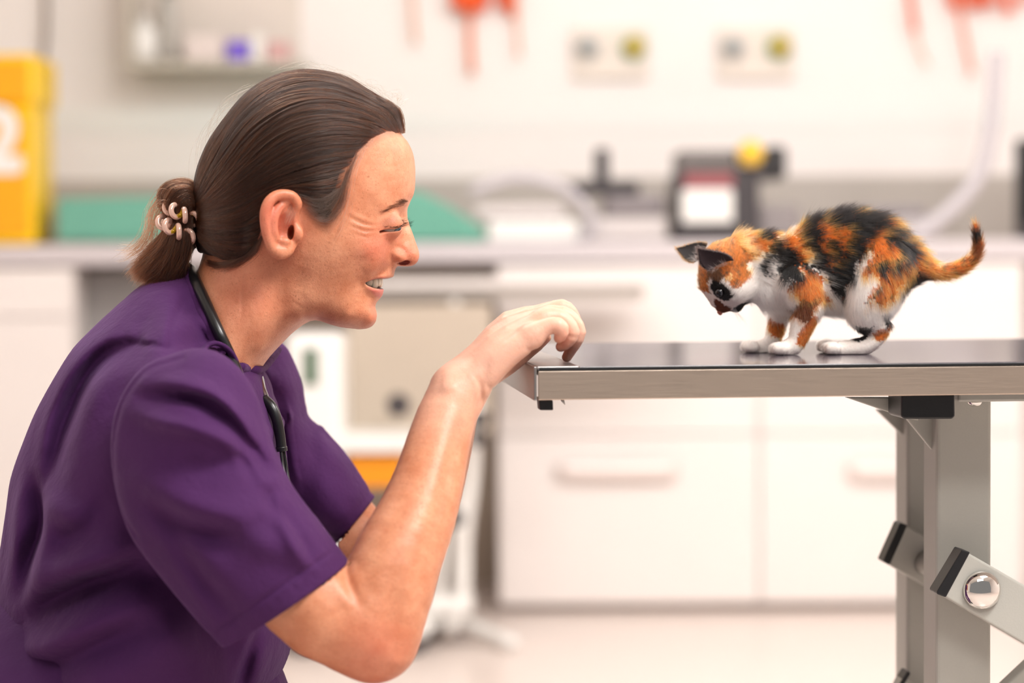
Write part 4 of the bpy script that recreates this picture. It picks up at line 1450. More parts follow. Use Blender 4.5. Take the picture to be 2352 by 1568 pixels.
# collar: folded band round the neck with its loose placket loop
col_pts = [tuple(on_front(a, b, [torso], -.001)) for a, b in [(428, 634), (440, 662), (455, 698), (470, 735), (488, 775), (508, 815)]]
back = [tuple(at(a, b, y)) for a, b, y in [(440, 622, .03), (425, 618, .0)]]
tube('collar', [tuple(at(480, 690, .062)), tuple(at(452, 640, .05))] + back + col_pts, .0046, SCRUB, scrub, n=60, sides=10, flat=.55)
pl = [tuple(on_front(a, b, [torso], o)) for a, b, o in [(476, 848, .002), (466, 820, .006), (472, 797, .010), (492, 788, .013), (516, 796, .014), (537, 820, .013), (547, 848, .010), (545, 878, .004)]]
tube('placket_edge', pl, .0036, SCRUB, scrub, n=50, sides=10, flat=.6)
tube('collar_facing', [tuple(on_front(a, b, [torso], .0)) for a, b in [(548, 846), (566, 850), (584, 853)]] + [tuple(at(600, 848, .02)), tuple(at(618, 828, .05)), tuple(at(634, 806, .08))], .0065, SCRUB, scrub, n=40, sides=12, flat=.6)

# trousers and shoes (kneeling, mostly below the picture)
TR = []
hipz = at(280, 1700, 0)
for sgn in (-1, 1):
    TR.append([(hipz[0], sgn * .08, .50, .115), (hipz[0] + .16, sgn * .10, .40, .095), (hipz[0] + .33, sgn * .11, .27 if sgn < 0 else .10, .070)])
    kx = hipz[0] + .33
    if sgn < 0: TR.append([(kx, -.11, .27, .070), (kx + .0, -.11, .16, .058), (kx - .02, -.11, .09, .050)])
    else: TR.append([(kx, .11, .085, .070), (kx - .2, .11, .070, .058), (kx - .36, .11, .065, .050)])


def trouser_field(P):
    d = sd_ell(P, (hipz[0] - .02, 0, .53), (.17, .175, .14))
    for c in TR:
        d = smin(d, sd_chain(P, c), .04)
    return np.maximum(d, .012 - P[:, 2])


tv, tf = polygonise(trouser_field, [-.9, -.35, -.02], [.3, .35, .72], .008, lip=1.4, levels=2, newton=0)
mesh_obj('trousers', tv, tf, SCRUB, person)
SHOE = mat('shoe_rubber', (40, 40, 44), .6)
kx = hipz[0] + .33


def shoe(c, L_, name, vert=False):
    def f(P):
        a = np.array(c)
        if vert:
            d = sd_cone(P, a, a + [0, 0, .10], .040, .036); d = smin(d, sd_cone(P, a + [-.02, 0, .10], a + [.01, 0, .12], .036, .03), .03)
            return np.maximum(d, -P[:, 2])
        d = sd_cone(P, a, a + [L_, 0, -.012], .044, .034); d = smin(d, sd_cone(P, a + [0, 0, .0], a + [.0, 0, .04], .040, .042), .03)
        return smax(d, .001 - P[:, 2], .008)
    v, q = polygonise(f, [c[0] - .12, c[1] - .08, -.01], [c[0] + .3, c[1] + .08, .22], .006, lip=1.4, levels=2, newton=0)
    mesh_obj('shoe', v, q, SHOE, person)


shoe((kx - .05, -.11, .042), .16, 'shoe')
shoe((kx - .42, .11, .04), .0, 'shoe', True)

# ring of small beads on the far hand
GOLD = mat('ring_gold', (228, 196, 150), .2, 1.0)
rc = at(1268, 716, .027)
th = np.linspace(0, 2 * np.pi, 28, endpoint=False)
RV = []
for t in th:
    bm = bmesh.new(); bmesh.ops.create_icosphere(bm, subdivisions=2, radius=.00115)
    v = np.array([q.co[:] for q in bm.verts]); f = [tuple(q.index for q in g.verts) for g in bm.faces]; bm.free()
    RV.append((v + rc + np.array([.15 * math.sin(t) * .0092, math.cos(t) * .0092, math.sin(t) * .0092]), f))
V, F = join_meshes(RV)
o = mesh_obj('finger_ring', V, F, GOLD)
tag(o, 'thin pale gold beaded ring on a finger of the farther hand', 'ring')

# ------------------------------------------------------------------ stethoscope
RUB = mat('black_rubber', (26, 26, 28), .28)
CHR = mat('steel_binaural', (150, 150, 152), .25, 1.0)
steth = empty('stethoscope', 'black-tubed stethoscope hanging round the neck over the purple scrub collar', 'stethoscope', tuple(at(520, 800, -.08)))
sp = []
for (a, b, r) in [(440, 622, .0046), (449, 645, .0050), (466, 682, .0050), (484, 722, .0050), (505, 768, .0050), (528, 815, .0048), (549, 862, .0044), (566, 905, .0036), (582, 950, .0028), (593, 980, .0022)]:
    p = on_front(a, b, [torso, head] if b < 845 else [torso], .0035 if b < 850 else .0015)
    sp.append((p[0], p[1], p[2], r))
back = [tuple(at(440, 618, .03)) + (.0046,), tuple(at(428, 612, 0)) + (.0046,)]
q = catmull(np.array(back + sp), 80)
V, F = tube_mesh(q[:, :3], q[:, 3], sides=20)
mesh_obj('tubing', V, F, RUB, steth)


def ptube(name, rows, m, par, n=40, sides=16, flat=1.0):
    q = catmull(NP(rows), n)
    V, F = tube_mesh(q[:, :3], q[:, 3], sides=sides, flat=flat)
    return mesh_obj(name, V, F, m, par)


ptube('yoke', [(606, 915, -.030, 12), (624, 935, -.034, 13), (636, 965, -.036, 12.5), (643, 1000, -.036, 12), (647, 1034, -.036, 12)], RUB, steth)
ptube('yoke_collar', [(646, 1026, -.036, 13.5), (647, 1036, -.036, 13.5)], RUB, steth, n=6)
ptube('binaural', [(592, 850, .01, 6), (599, 870, -.01, 7.5), (604, 895, -.024, 8), (614, 922, -.032, 8)], CHR, steth)
ptube('ear_tube', [(645, 1030, -.038, 4), (650, 1070, -.042, 4), (656, 1105, -.048, 4), (664, 1145, -.054, 4)], RUB, steth)
ptube('ear_tube', [(651, 1030, -.034, 4), (657, 1070, -.036, 4), (663, 1105, -.04, 4), (672, 1145, -.044, 4)], RUB, steth)
ptube('ear_tube', [(672, 1145, -.050, 5), (700, 1185, -.07, 5), (728, 1212, -.08, 6)], CHR, steth)
ptube('ear_tip', [(722, 1208, -.08, 7), (730, 1214, -.08, 10), (738, 1220, -.08, 11), (744, 1226, -.08, 6)], mat('grey_ear_tip', (92, 92, 98), .3), steth, n=16)

# ------------------------------------------------------------------ coiled hair tie
tie = empty('hair_tie', 'coiled rose gold hair tie wrapped twice round the brown ponytail', 'hair tie', tuple(at(410, 510, 0)))
TIE1 = mat('rose_gold_plastic', (236, 196, 178), .12, .25)
TIE2 = mat('yellow_gold_plastic', (206, 168, 40), .18, .35)


def coil(p0, p1, depth, turns, name):
    """phone-cord coil bulging round the ponytail from p0 to p1"""
    n = turns * 22
    t = np.linspace(0, 1, n)
    a = at(*p0, -.034); b = at(*p1, -.034)
    th = t * 2 * np.pi
    c = (a + b) / 2 + np.array([0, .034, 0])
    ax = (b - a) / 2 * 1.35
    P = c[None] + ax[None] * np.sin(th)[:, None] + np.array([0, -1, 0]) * .034 * np.cos(th)[:, None]
    T = unit(np.gradient(P, axis=0)); up = unit(np.cross(ax, [0, 1, 0])); B = np.cross(T, up[None])
    ph = th * turns
    Cc = P + .0046 * (np.cos(ph)[:, None] * up + np.sin(ph)[:, None] * B)
    V, F = tube_mesh(Cc, .0024, sides=10, closed=True)
    o = mesh_obj(name, V, F, TIE1, tie)
    o.data.materials.append(TIE2)
    inner = np.array([((V[list(f)].mean(0) - P[min(f[0] // 8, n - 1)]) ** 2).sum() < .0046**2 for f in F])
    o.data.polygons.foreach_set('material_index', inner.astype(np.int32))
    return o


coil((388, 478), (448, 505), .03, 11, 'coil')
coil((372, 512), (436, 545), .03, 11, 'coil')

# ------------------------------------------------------------------ examination table
def brushed(name, col, rough=.34, stretch=(2, 60, 300), metal=1.0, bump=.00012):
    m = mat(name, col, rough, metal)
    b = m.node_tree.nodes['Principled BSDF']
    tc = N(m, 'ShaderNodeTexCoord'); mp = N(m, 'ShaderNodeMapping'); mp.inputs['Scale'].default_value = stretch
    L(m, tc, 'Object', mp, 'Vector')
    n = N(m, 'ShaderNodeTexNoise', i_Scale=6.0, i_Detail=4); L(m, mp, 'Vector', n, 'Vector')
    rr = N(m, 'ShaderNodeMapRange'); L(m, n, 'Fac', rr, 'Value'); rr.inputs['To Min'].default_value = rough - .07; rr.inputs['To Max'].default_value = rough + .10
    L(m, rr, 'Result', b, 'Roughness')
    bp = N(m, 'ShaderNodeBump', i_Strength=.6, i_Distance=bump); L(m, n, 'Fac', bp, 'Height'); L(m, bp, 'Normal', b, 'Normal')
    return m


YAW = math.radians(5.5)
TU = np.array([math.cos(YAW), math.sin(YAW), 0]); TV = np.array([-math.sin(YAW), math.cos(YAW), 0]); TZ = np.array([0, 0, 1.0])
TA = at(1236, 851, -.12)              # front left top corner of the steel edge
ZT = TA[2]
MATZ = ZT + .0030
table = empty('examination_table', 'steel-edged examination table with a dark mat and grey scissor-lift frame', 'table', (TA[0] + .7, .12, 0))


def tp(u, v, z):
    """table coordinates: u along the front edge, v to the back, absolute z"""
    p = TA + TU * u + TV * v
    return (p[0], p[1], z)


def tbox(bm, u0, u1, v0, v1, z0, z1):
    hexa(bm, [tp(u0, v0, z0), tp(u1, v0, z0), tp(u1, v1, z0), tp(u0, v1, z0), tp(u0, v0, z1), tp(u1, v0, z1), tp(u1, v1, z1), tp(u0, v1, z1)])


STEEL_F = brushed('brushed_steel_edge', (206, 188, 172), .38)
STEEL_G = brushed('grey_steel', (178, 174, 172), .30)
MATM = mat('dark_table_mat', (84, 76, 84), .10)
MATM.node_tree.nodes['Principled BSDF'].inputs['Specular IOR Level'].default_value = .9
noisy(MATM, 60, .1, .00006, 14)
BLK = mat('black_plastic', (24, 24, 27), .38)
noisy(BLK, 300, .1, .0001, 500)
FRAME = mat('grey_powder_coat', (186, 184, 176), .40)
noisy(FRAME, 500, .03, .00008, 700)
CHROME = mat('chrome', (232, 228, 224), .05, 1.0)
TL, TDp = 1.30, .47
zb = at(1236, 919, -.12)[2]
bm = bmesh.new(); tbox(bm, 0, TL, 0, .0025, zb, ZT - .0003); tbox(bm, 0, TL, .0025, .018, zb, zb + .002); tbox(bm, 0, TL, .0025, .030, ZT - .0018, ZT - .0003)
bm_obj('front_rail', bm, STEEL_F, table, bevel=.0010)
bm = bmesh.new(); tbox(bm, -.0035, -.0010, .0006, TDp, zb - .0005, ZT + .0032); tbox(bm, -.0010, .034, .0010, TDp, ZT + .0012, ZT + .0034)
bm_obj('end_rail', bm, STEEL_G, table, bevel=.0008)
bm = bmesh.new(); tbox(bm, 0, TL, TDp - .0025, TDp, zb, ZT)
bm_obj('back_rail', bm, STEEL_G, table, bevel=.0008)
bm = bmesh.new(); tbox(bm, TL, TL + .0025, 0, TDp, zb, ZT + .002)
bm_obj('end_rail', bm, STEEL_G, table, bevel=.0008)
bm = bmesh.new(); tbox(bm, 0.0, TL, .0012, TDp - .003, ZT - .0002, ZT + .0012)
tbox(bm, .034, TL, .0008, TDp - .004, ZT + .0010, MATZ)
bm_obj('table_mat', bm, MATM, table, bevel=.0006)
bm = bmesh.new(); tbox(bm, .001, TL, -.0010, .006, ZT + .0001, ZT + .0024)
bm_obj('rubber_seal', bm, BLK, table, bevel=.0005)
bm = bmesh.new(); tbox(bm, .0, TL, .004, TDp - .004, ZT - .004, ZT - .0018)
bm_obj('tray_underside', bm, STEEL_G, table)


def tpx(px, py, v):
    """table point seen at a pixel on the vertical plane v behind the front edge -> (u, v, z)"""
    d = at(px, py, 1.0) - CAM; d /= d[1]
    t = ((TA + TV * v - CAM) @ TV) / (d @ TV)
    p = CAM + d * t
    return (p - TA) @ TU, v, p[2]


def tprism(bm, poly, v0, v1):
    """polygon drawn in photo pixels on plane v0, given depth to v1"""
    P = [tpx(a, b, v0) for a, b in poly]
    f = [bm.verts.new(tp(u, v0, z)) for u, _, z in P]; g = [bm.verts.new(tp(u, v1, z)) for u, _, z in P]
    n = len(P)
    bm.faces.new(f); bm.faces.new(g[::-1])
    for i in range(n): bm.faces.new([f[i], f[(i + 1) % n], g[(i + 1) % n], g[i]])


def tobj(name, poly, v0, v1, m, parent=None, bevel=.001):
    bm = bmesh.new(); tprism(bm, poly, v0, v1)
    return bm_obj(name, bm, m, parent or table, bevel=bevel, seg=3)


tobj('rubber_foot', [(1238, 919), (1270, 919), (1271, 942), (1240, 942)], .012, .030, BLK)
tobj('bracket', [(1288, 917), (1296, 917), (1299, 931), (1290, 922)], .03, .034, STEEL_G)
# longitudinal bearer, cross head, rubber stops
u0 = tpx(1945, 915, .05)[0]
bm = bmesh.new(); tbox(bm, u0 + .10, TL - .12, .060, .100, zb - .010, zb + .012); tbox(bm, u0 + .10, TL - .12, .34, .38, zb - .010, zb + .012)
bm_obj('bearer', bm, FRAME, table, bevel=.002)
tobj('rubber_stop', [(2070, 905), (2193, 905), (2194, 956), (2188, 962), (2077, 962), (2070, 956)], .030, .075, BLK, bevel=.0025)
tobj('gusset', [(1942, 912), (2110, 912), (2110, 966), (2075, 958)], .080, .086, FRAME)
tobj('gusset', [(2012, 940), (2100, 940), (2100, 1012), (2082, 1008)], .350, .356, FRAME)
tobj('gusset', [(2080, 958), (2160, 958), (2160, 1050), (2150, 1044)], .120, .126, FRAME)
for (l, r, v0) in ((2151, 2278, .105), (2083, 2200, .335)):
    a = tpx(l, 930, v0)[0]; b = tpx(r, 930, v0)[0]
    bm = bmesh.new(); tbox(bm, a, b, v0, v0 + .045, .05, zb + .010)
    bm_obj('upright', bm, FRAME, table, bevel=.0035, seg=3)
# button head bolt below the bearer
def dome(name, px, py, v, rpx, m, parent, flat=1.0, axis='v'):
    u, _, z = tpx(px, py, v)
    r = rpx * (2.1 + tp(u, v, z)[1]) / FPX
    bm = bmesh.new(); bmesh.ops.create_uvsphere(bm, u_segments=40, v_segments=24, radius=r)
    rotm = Matrix.Rotation(math.pi / 2, 4, 'X') if axis == 'v' else Matrix.Rotation(math.pi, 4, 'X')
    for q in bm.verts:
        q.co.z = max(q.co.z, 0) * flat
    bmesh.ops.transform(bm, matrix=Matrix.Translation(tp(u, v, z)) @ Matrix.Rotation(YAW, 4, 'Z') @ rotm, verts=bm.verts)
    return bm_obj(name, bm, m, parent, smooth=True)


dome('bolt', 2238, 922, .075, 17, CHROME, table, .7, axis='z')
# scissor arms
ARMV = .062
arm1 = tobj('scissor_arm', [(2222, 1268), (2560, 1462), (2500, 1566), (2168, 1370)], ARMV, ARMV + .022, FRAME, bevel=.002)
tobj('end_cap', [(2210, 1262), (2229, 1268), (2173, 1372), (2152, 1364), (2152, 1358)], ARMV - .001, ARMV + .023, BLK, arm1, bevel=.002)
dome('pivot_cap', 2255, 1355, ARMV - .0005, 45, CHROME, arm1, .62)
arm2 = tobj('scissor_arm', [(2078, 1205), (2420, 1400), (2370, 1490), (2042, 1297)], .300, .322, FRAME, bevel=.002)
tobj('end_cap', [(2068, 1200), (2086, 1206), (2044, 1298), (2028, 1290)], .299, .323, BLK, arm2, bevel=.002)
arm3 = tobj('scissor_arm', [(2240, 1640), (2500, 1395), (2560, 1455), (2300, 1700)], .150, .170, FRAME, bevel=.002)
arm4 = tobj('scissor_arm', [(2060, 1580), (2075, 1556), (2300, 1690), (2280, 1720)], .300, .322, FRAME, bevel=.002)
tobj('end_cap', [(2066, 1572), (2086, 1540), (2094, 1546), (2074, 1580)], .299, .323, BLK, arm4, bevel=.002)
p0 = np.array(tp(*[tpx(2130, 1292, .30)[0], .30, tpx(2130, 1292, .30)[2]])); p1 = p0 - TV * .22
tube('axle', [tuple(p0 + TV * .02), tuple(p1)], .0125, FRAME, table, n=2, sides=24)
# base on the floor
bm = bmesh.new(); ub = tpx(2151, 930, .105)[0]
tbox(bm, ub - .35, TL - .1, .06, .12, .03, .07); tbox(bm, ub - .35, TL - .1, .33, .39, .03, .07); tbox(bm, ub - .35, ub - .29, .06, .39, .03, .07); tbox(bm, TL - .16, TL - .10, .06, .39, .03, .07)
bm_obj('base_frame', bm, FRAME, table, bevel=.003)
for uu in (ub - .32, TL - .13):
    for vv in (.09, .36):
        bm = bmesh.new(); bmesh.ops.create_cone(bm, cap_ends=True, segments=20, radius1=.022, radius2=.016, depth=.03, matrix=Matrix.Translation(Vector(tp(uu, vv, .015))))
        bm_obj('levelling_foot', bm, BLK, table)

# ------------------------------------------------------------------ kitten
YK = .092
KX = lambda cx, cy: (1500 + cx / 2.76, 400 + cy / 2.76)


GROW = 1.0


def KN(rows):
    out = []
    for r in rows:
        cx, cy, dy, rad = r
        Y = YK + dy; px, py = KX(cx, cy); p = at(px, py, Y)
        out.append((p[0], p[1], p[2], rad * GROW / 2.76 * (2.1 + Y) / FPX))
    return np.array(out)


K_BODY = KN([(600, 525, 0, 150), (720, 545, 0, 178), (865, 598, 0, 205), (1050, 565, 0, 262), (1220, 530, 0, 288), (1400, 540, 0, 262), (1530, 575, 0, 175), (1620, 580, 0, 100)])
K_CHEST = KN([(640, 640, 0, 110), (740, 730, 0, 130), (860, 740, 0, 135), (1080, 715, 0, 165), (1230, 745, 0, 155)])
GROW = 1.06
K_HEAD = KN([(462, 590, 0, 158), (500, 640, 0, 150)])
K_MUZ = KN([(385, 700, 0, 84), (415, 790, 0, 58), (436, 838, 0, 38)])
K_CHIN = KN([(500, 800, 0, 62), (530, 842, 0, 30)])
K_CHEEK = KN([(520, 720, -.010, 92), (520, 720, .010, 92)])
GROW = 1.14
K_FL_N = KN([(930, 700, -.020, 120), (985, 830, -.026, 82), (950, 950, -.026, 64), (915, 1050, -.026, 52), (885, 1090, -.026, 52), (850, 1108, -.026, 50), (815, 1116, -.026, 42)])
K_FL_F = KN([(850, 760, .018, 100), (800, 900, .022, 60), (775, 1000, .022, 48), (745, 1070, .020, 44), (705, 1096, .020, 48), (668, 1110, .020, 48), (636, 1118, .020, 40)])
K_HL_N = KN([(1430, 600, -.012, 190), (1390, 770, -.022, 150), (1365, 870, -.024, 118), (1410, 950, -.024, 78), (1452, 965, -.024, 50), (1408, 1042, -.024, 50), (1330, 1092, -.024, 52), (1240, 1106, -.024, 48), (1180, 1112, -.024, 46), (1150, 1120, -.024, 38)])
K_HL_F = KN([(1420, 620, .012, 170), (1400, 800, .022, 110), (1380, 930, .022, 60), (1420, 980, .022, 42), (1340, 1080, .022, 38), (1230, 1110, .020, 34), (1150, 1112, .018, 32), (1115, 1118, .018, 26)])
GROW = 1.42
K_TAIL = catmull(KN([(1600, 570, 0, 85), (1700, 588, 0, 52), (1800, 614, .002, 34), (1900, 610, .004, 30), (1985, 574, .004, 27), (2042, 512, .004, 24), (2060, 440, .002, 20), (2050, 370, 0, 14), (2042, 322, 0, 7)]), 16)
for c in (K_FL_N, K_FL_F, K_HL_N, K_HL_F): pass
PARTS = [('body', K_BODY, 1.28), ('chest', K_CHEST, 1.25), ('head', K_HEAD, 1.0), ('head', K_MUZ, 1.0), ('head', K_CHIN, 1.0), ('head', K_CHEEK, 1.0), ('legF', K_FL_N, 1.0), ('legF', K_FL_F, 1.0),
         ('legH', K_HL_N, 1.0), ('legH', K_HL_F, 1.0), ('tail', K_TAIL, 1.0)]
KDENSE = [(n, catmull(c, 9) if n in ('body', 'chest') else catmull(c, len(c) * 2) if n.startswith('leg') else c, s) for n, c, s in PARTS]


def part_sd(P, nodes, s):
    q = P
    if s != 1.0:
        q = P.copy(); q[:, 1] = (q[:, 1] - YK) * s + YK
    return sd_chain(q, nodes)


EYEK = at(*KX(424, 748), YK - .0175)


def toes(P, c, n=4, r=.0056, dirx=-1):
    d = None
    for i in range(n):
        y = (i - (n - 1) / 2) * .0062
        a = np.array([c[0] + dirx * (.0035 - abs(i - (n - 1) / 2) * .0016), c[1] + y, MATZ + r + .0004])
        e = sd_cone(P, a, a + [dirx * .0035, 0, -.0003], r, r * .92)
        d = e if d is None else smin(d, e, .0010)
    return d


def kitten_field(P):
    d = None
    for n, c, s in KDENSE:
        e = part_sd(P, c, s)
        k = .012 if n in ('body', 'chest') else .010 if n == 'head' else .007 if n.startswith('leg') else .010
        d = e if d is None else smin(d, e, k)
    for c in (K_FL_N[-1], K_FL_F[-1], K_HL_N[-1], K_HL_F[-1]):
        d = smin(d, toes(P, c), .003)
    m = np.linalg.norm(P - EYEK, axis=1) < .02
    if m.any():
        Q_ = P[m].copy()
        d[m] = smax(d[m], -(np.linalg.norm((Q_ - EYEK) * [1, 1, 1.2], axis=1) - .0040), .0015)
    return np.maximum(d, MATZ + .0002 - P[:, 2])


kv, kf = polygonise(kitten_field, [at(1560, 0, YK)[0] - .02, YK - .08, MATZ - .006], [at(2300, 0, YK)[0], YK + .08, at(0, 480, YK)[2] + .03], .0014 * HQ, lip=1.4, levels=3)
print('kitten', len(kv), flush=True)

CW, CO, CB, CD, CC, CG, CL, COH = (246, 234, 226), (190, 94, 30), (12, 9, 10), (96, 46, 20), (232, 178, 120), (120, 84, 58), (196, 96, 32), (186, 104, 46)
PATCH = [
    (CO, [(700, 340), (830, 370), (940, 262), (1100, 170), (1300, 150), (1500, 240), (1660, 370), (1780, 500), (1740, 690), (1600, 700), (1560, 770), (1420, 830), (1335, 815), (1440, 720), (1400, 650), (1310, 640), (1305, 560), (1370, 470),
          (1330, 500), (1290, 560), (1270, 650), (1215, 800), (1180, 830), (1180, 700), (1080, 560), (1000, 520), (950, 560), (900, 520), (860, 470)]),
    (CW, [(745, 350), (860, 330), (880, 400), (830, 440), (780, 420)]),
    (CB, [(915, 300), (1000, 225), (1150, 205), (1260, 240), (1250, 330), (1170, 345), (1060, 300), (1040, 360), (1070, 480), (1010, 500), (965, 440), (925, 380)]),
    (CB, [(1245, 280), (1330, 215), (1450, 240), (1510, 330), (1420, 340), (1370, 410), (1310, 500), (1290, 600), (1250, 700), (1205, 830), (1170, 780), (1190, 650), (1150, 600), (1230, 500), (1240, 400), (1215, 330)]),
    (CB, [(1000, 460), (1080, 510), (1140, 590), (1195, 650), (1195, 830), (1150, 720), (1080, 630), (1010, 570)]),
    (CB, [(1540, 420), (1650, 410), (1690, 510), (1610, 560), (1560, 650), (1510, 610), (1570, 520)]),
    (CB, [(1450, 350), (1530, 330), (1580, 400), (1520, 440)]),
    (CB, [(1120, 400), (1180, 400), (1200, 520), (1150, 560), (1120, 500)]),
    (CB, [(1590, 660), (1700, 590), (1720, 690), (1650, 770), (1570, 790), (1620, 710)]),
    (CW, [(1275, 640), (1310, 560), (1350, 500), (1385, 470), (1370, 560), (1310, 610), (1330, 650), (1420, 700), (1340, 810), (1230, 830), (1245, 720)]),
    (CO, [(1320, 600), (1420, 520), (1500, 560), (1420, 630)]),
    (CB, [(1400, 590), (1480, 530), (1530, 560), (1460, 620)]),
    (CO, [(1430, 720), (1560, 620), (1600, 660), (1540, 760), (1420, 820), (1335, 812)]),
    (CB, [(715, 400), (800, 395), (870, 480), (935, 560), (955, 650), (930, 730), (860, 695), (785, 645), (800, 560), (775, 500), (740, 560), (725, 650), (688, 655), (690, 560), (735, 480)]),
    (CO, [(800, 350), (880, 420), (940, 540), (1010, 580), (1070, 690), (1110, 790), (1045, 830), (1005, 930), (930, 935), (870, 900), (930, 830), (870, 735), (950, 670), (955, 600), (880, 500), (830, 440)]),
    (CD, [(870, 880), (950, 790), (1040, 800), (1000, 935), (920, 935)]),
    (CB, [(935, 545), (1000, 560), (1050, 640), (1000, 620)]),
    (CC, [(925, 470), (1000, 455), (1010, 520), (960, 545)]),
    (COH, [(250, 560), (280, 470), (420, 400), (560, 360), (670, 430), (700, 500), (620, 515), (600, 600), (612, 660), (545, 725), (500, 725), (470, 660), (400, 640), (345, 690), (372, 765), (320, 745), (262, 650)]),
    (CC, [(530, 400), (620, 400), (660, 440), (655, 500), (600, 500), (550, 460)]),
    (CO, [(440, 380), (600, 300), (760, 310), (800, 390), (770, 450), (700, 500), (655, 430), (590, 385), (500, 385)]),
    (CB, [(590, 330), (700, 350), (770, 400), (740, 440), (690, 420), (650, 380)]),
    (CG, [(470, 350), (590, 320), (600, 370), (500, 380)]),
    (CG, [(330, 610), (430, 600), (460, 650), (390, 690), (330, 670)]),
    (CC, [(440, 640), (500, 620), (500, 670), (450, 680)]),
    (CB, [(362, 700), (400, 676), (440, 690), (480, 718), (508, 780), (455, 800), (420, 796), (385, 765)]),
    (CW, [(320, 738), (372, 764), (425, 800), (440, 815), (400, 832), (350, 785)]),
    (CW, [(430, 800), (520, 790), (560, 800), (560, 850), (500, 850)]),
    (CD, [(376, 790), (425, 812), (500, 850), (500, 885), (410, 895), (392, 840)]),
    (CB, [(510, 850), (590, 805), (600, 840), (550, 890), (495, 895)]),
    (CO, [(955, 950), (1035, 890), (1055, 950), (1005, 1050), (965, 1095), (905, 1085), (930, 1000)]),
    (CO, [(720, 930), (835, 940), (850, 1045), (775, 1030), (725, 1000)]),
    (CB, [(1280, 955), (1400, 980), (1350, 1050), (1255, 1052)]),
    (CB, [(1465, 880), (1525, 900), (1510, 962), (1470, 960)]),
    (CO, [(1390, 1015), (1505, 955), (1500, 1020), (1425, 1070)]),
    (CO, [(1660, 480), (1800, 560), (1900, 560), (1985, 500), (2010, 300), (2060, 280), (2120, 420), (2110, 540), (2030, 640), (1900, 690), (1780, 680), (1680, 660)]),
    (CD, [(2005, 330), (2100, 350), (2115, 520), (2050, 590), (2000, 500)]),
    (CB, [(2020, 380), (2080, 380), (2090, 440), (2030, 450)]),
]


def coat(P):
    px, py = proj(P)
    cx = (px - 1500) * 2.76; cy = (py - 400) * 2.76
    n = len(P)
    jx = rng.standard_normal(n) * 9; jy = rng.standard_normal(n) * 9
    wx = 16 * np.sin(cy / 23.0 + 1.3) + 9 * np.sin(cx / 11. + cy / 17.); wy = 16 * np.sin(cx / 27.0) + 9 * np.sin(cx / 14. - cy / 12.)
    sc = np.where((cx < 620) & (cy > 680), .28, np.where(cx < 620, .60, np.where(cy > 880, .4, 1.0)))
    X = cx + sc * (jx + wx) ; Y = cy + sc * (jy + wy)
    c = np.tile(np.array(srgb(*CW)[:3]), (n, 1))
    for col, poly in PATCH:
        m = inside(X, Y, poly)
        c[m] = np.array(srgb(*col)[:3])
    # brindle: dark ticking inside the orange areas of the back
    org = inside(cx, cy, PATCH[0][1]) | inside(cx, cy, PATCH[-3][1])
    tick = (np.sin(cx / 19. + 2.1 * np.sin(cy / 41.)) * np.sin(cy / 33. + 1.7 * np.sin(cx / 37.)) + .35 * rng.standard_normal(n)) > .62
    isor = np.abs(c - np.array(srgb(*CO)[:3])).sum(1) < 1e-6
    hd = (np.abs(c - np.array(srgb(*COH)[:3])).sum(1) < 1e-6) & ((np.sin(cx / 13. + 1.8 * np.sin(cy / 29.)) * np.sin(cy / 21.) + .5 * rng.standard_normal(n)) > .78)
    c[hd] = np.array(srgb(*CG)[:3]) * .8
    m = org & tick & isor
    c[m] = np.array(srgb(*CB)[:3]) * .6 + np.array(srgb(*CD)[:3]) * .4
    v = (1 + .22 * rng.standard_normal(n))[:, None]
    c = np.where(c.mean(1, keepdims=True) > .55, c * (1 + .04 * rng.standard_normal(n))[:, None], c * np.clip(v, .5, 1.5))
    return np.clip(c, .003, .93)


kitten = empty('kitten', 'small calico kitten with orange, black and white fur standing on the table, head bowed', 'kitten', (float(at(1850, 800, YK)[0]), YK, MATZ))
KSKIN = mat('kitten_skin', (200, 150, 120), .8)
_b = KSKIN.node_tree.nodes['Principled BSDF']
_a = N(KSKIN, 'ShaderNodeAttribute', attribute_name='tint'); L(KSKIN, _a, 'Color', _b, 'Base Color')
kbody = mesh_obj('body', kv, kf, KSKIN, kitten)
a = kbody.data.attributes.new('tint', 'FLOAT_COLOR', 'POINT'); a.data.foreach_set('color', np.c_[coat(kv) * .9, np.ones(len(kv))].astype(np.float32).ravel())

# --- fur
NF = int(95000 * HAIRQ)
wgt = np.ones(len(kf))
P, Nn = tri_sample(kv, kf, NF)
keep = P[:, 2] > MATZ + .0012
keep &= np.linalg.norm(P - EYEK, axis=1) > .0044
P, Nn = P[keep], Nn[keep]
g0 = kitten_field(P + Nn * .001)
Nn[g0 < 0] *= -1
ids = np.array([part_sd(P, c, s) for n, c, s in KDENSE])
pid = ids.argmin(0)
names = np.array([n for n, _, _ in KDENSE])[pid]
kx, ky = proj(P); kx = (kx - 1500) * 2.76; ky = (ky - 400) * 2.76
n = len(P)
flow = np.tile(np.array([1.0, 0, -.22]), (n, 1)); ln = np.full(n, .0105); lift = np.full(n, .42)
b = names == 'body'
up = np.clip(Nn[:, 2], 0, 1)
ln[b] = .0085 + .0050 * up[b]; lift[b] = .30 + .30 * up[b]
low = b & (ky > 700); flow[low] = [.5, 0, -.8]; ln[low] = .0080; lift[low] = .30
c_ = names == 'chest'; flow[c_] = [.35, 0, -.8]; ln[c_] = .0075; lift[c_] = .35
h = names == 'head'
nose = at(*KX(428, 872), YK)
d = P - nose; flow[h] = unit(d)[h]; ln[h] = .0040 + .0044 * np.clip((kx[h] - 430) / 200, 0, 1); lift[h] = .30
mz = h & (np.linalg.norm(d, axis=1) < .022); ln[mz] = .0018; lift[mz] = .2
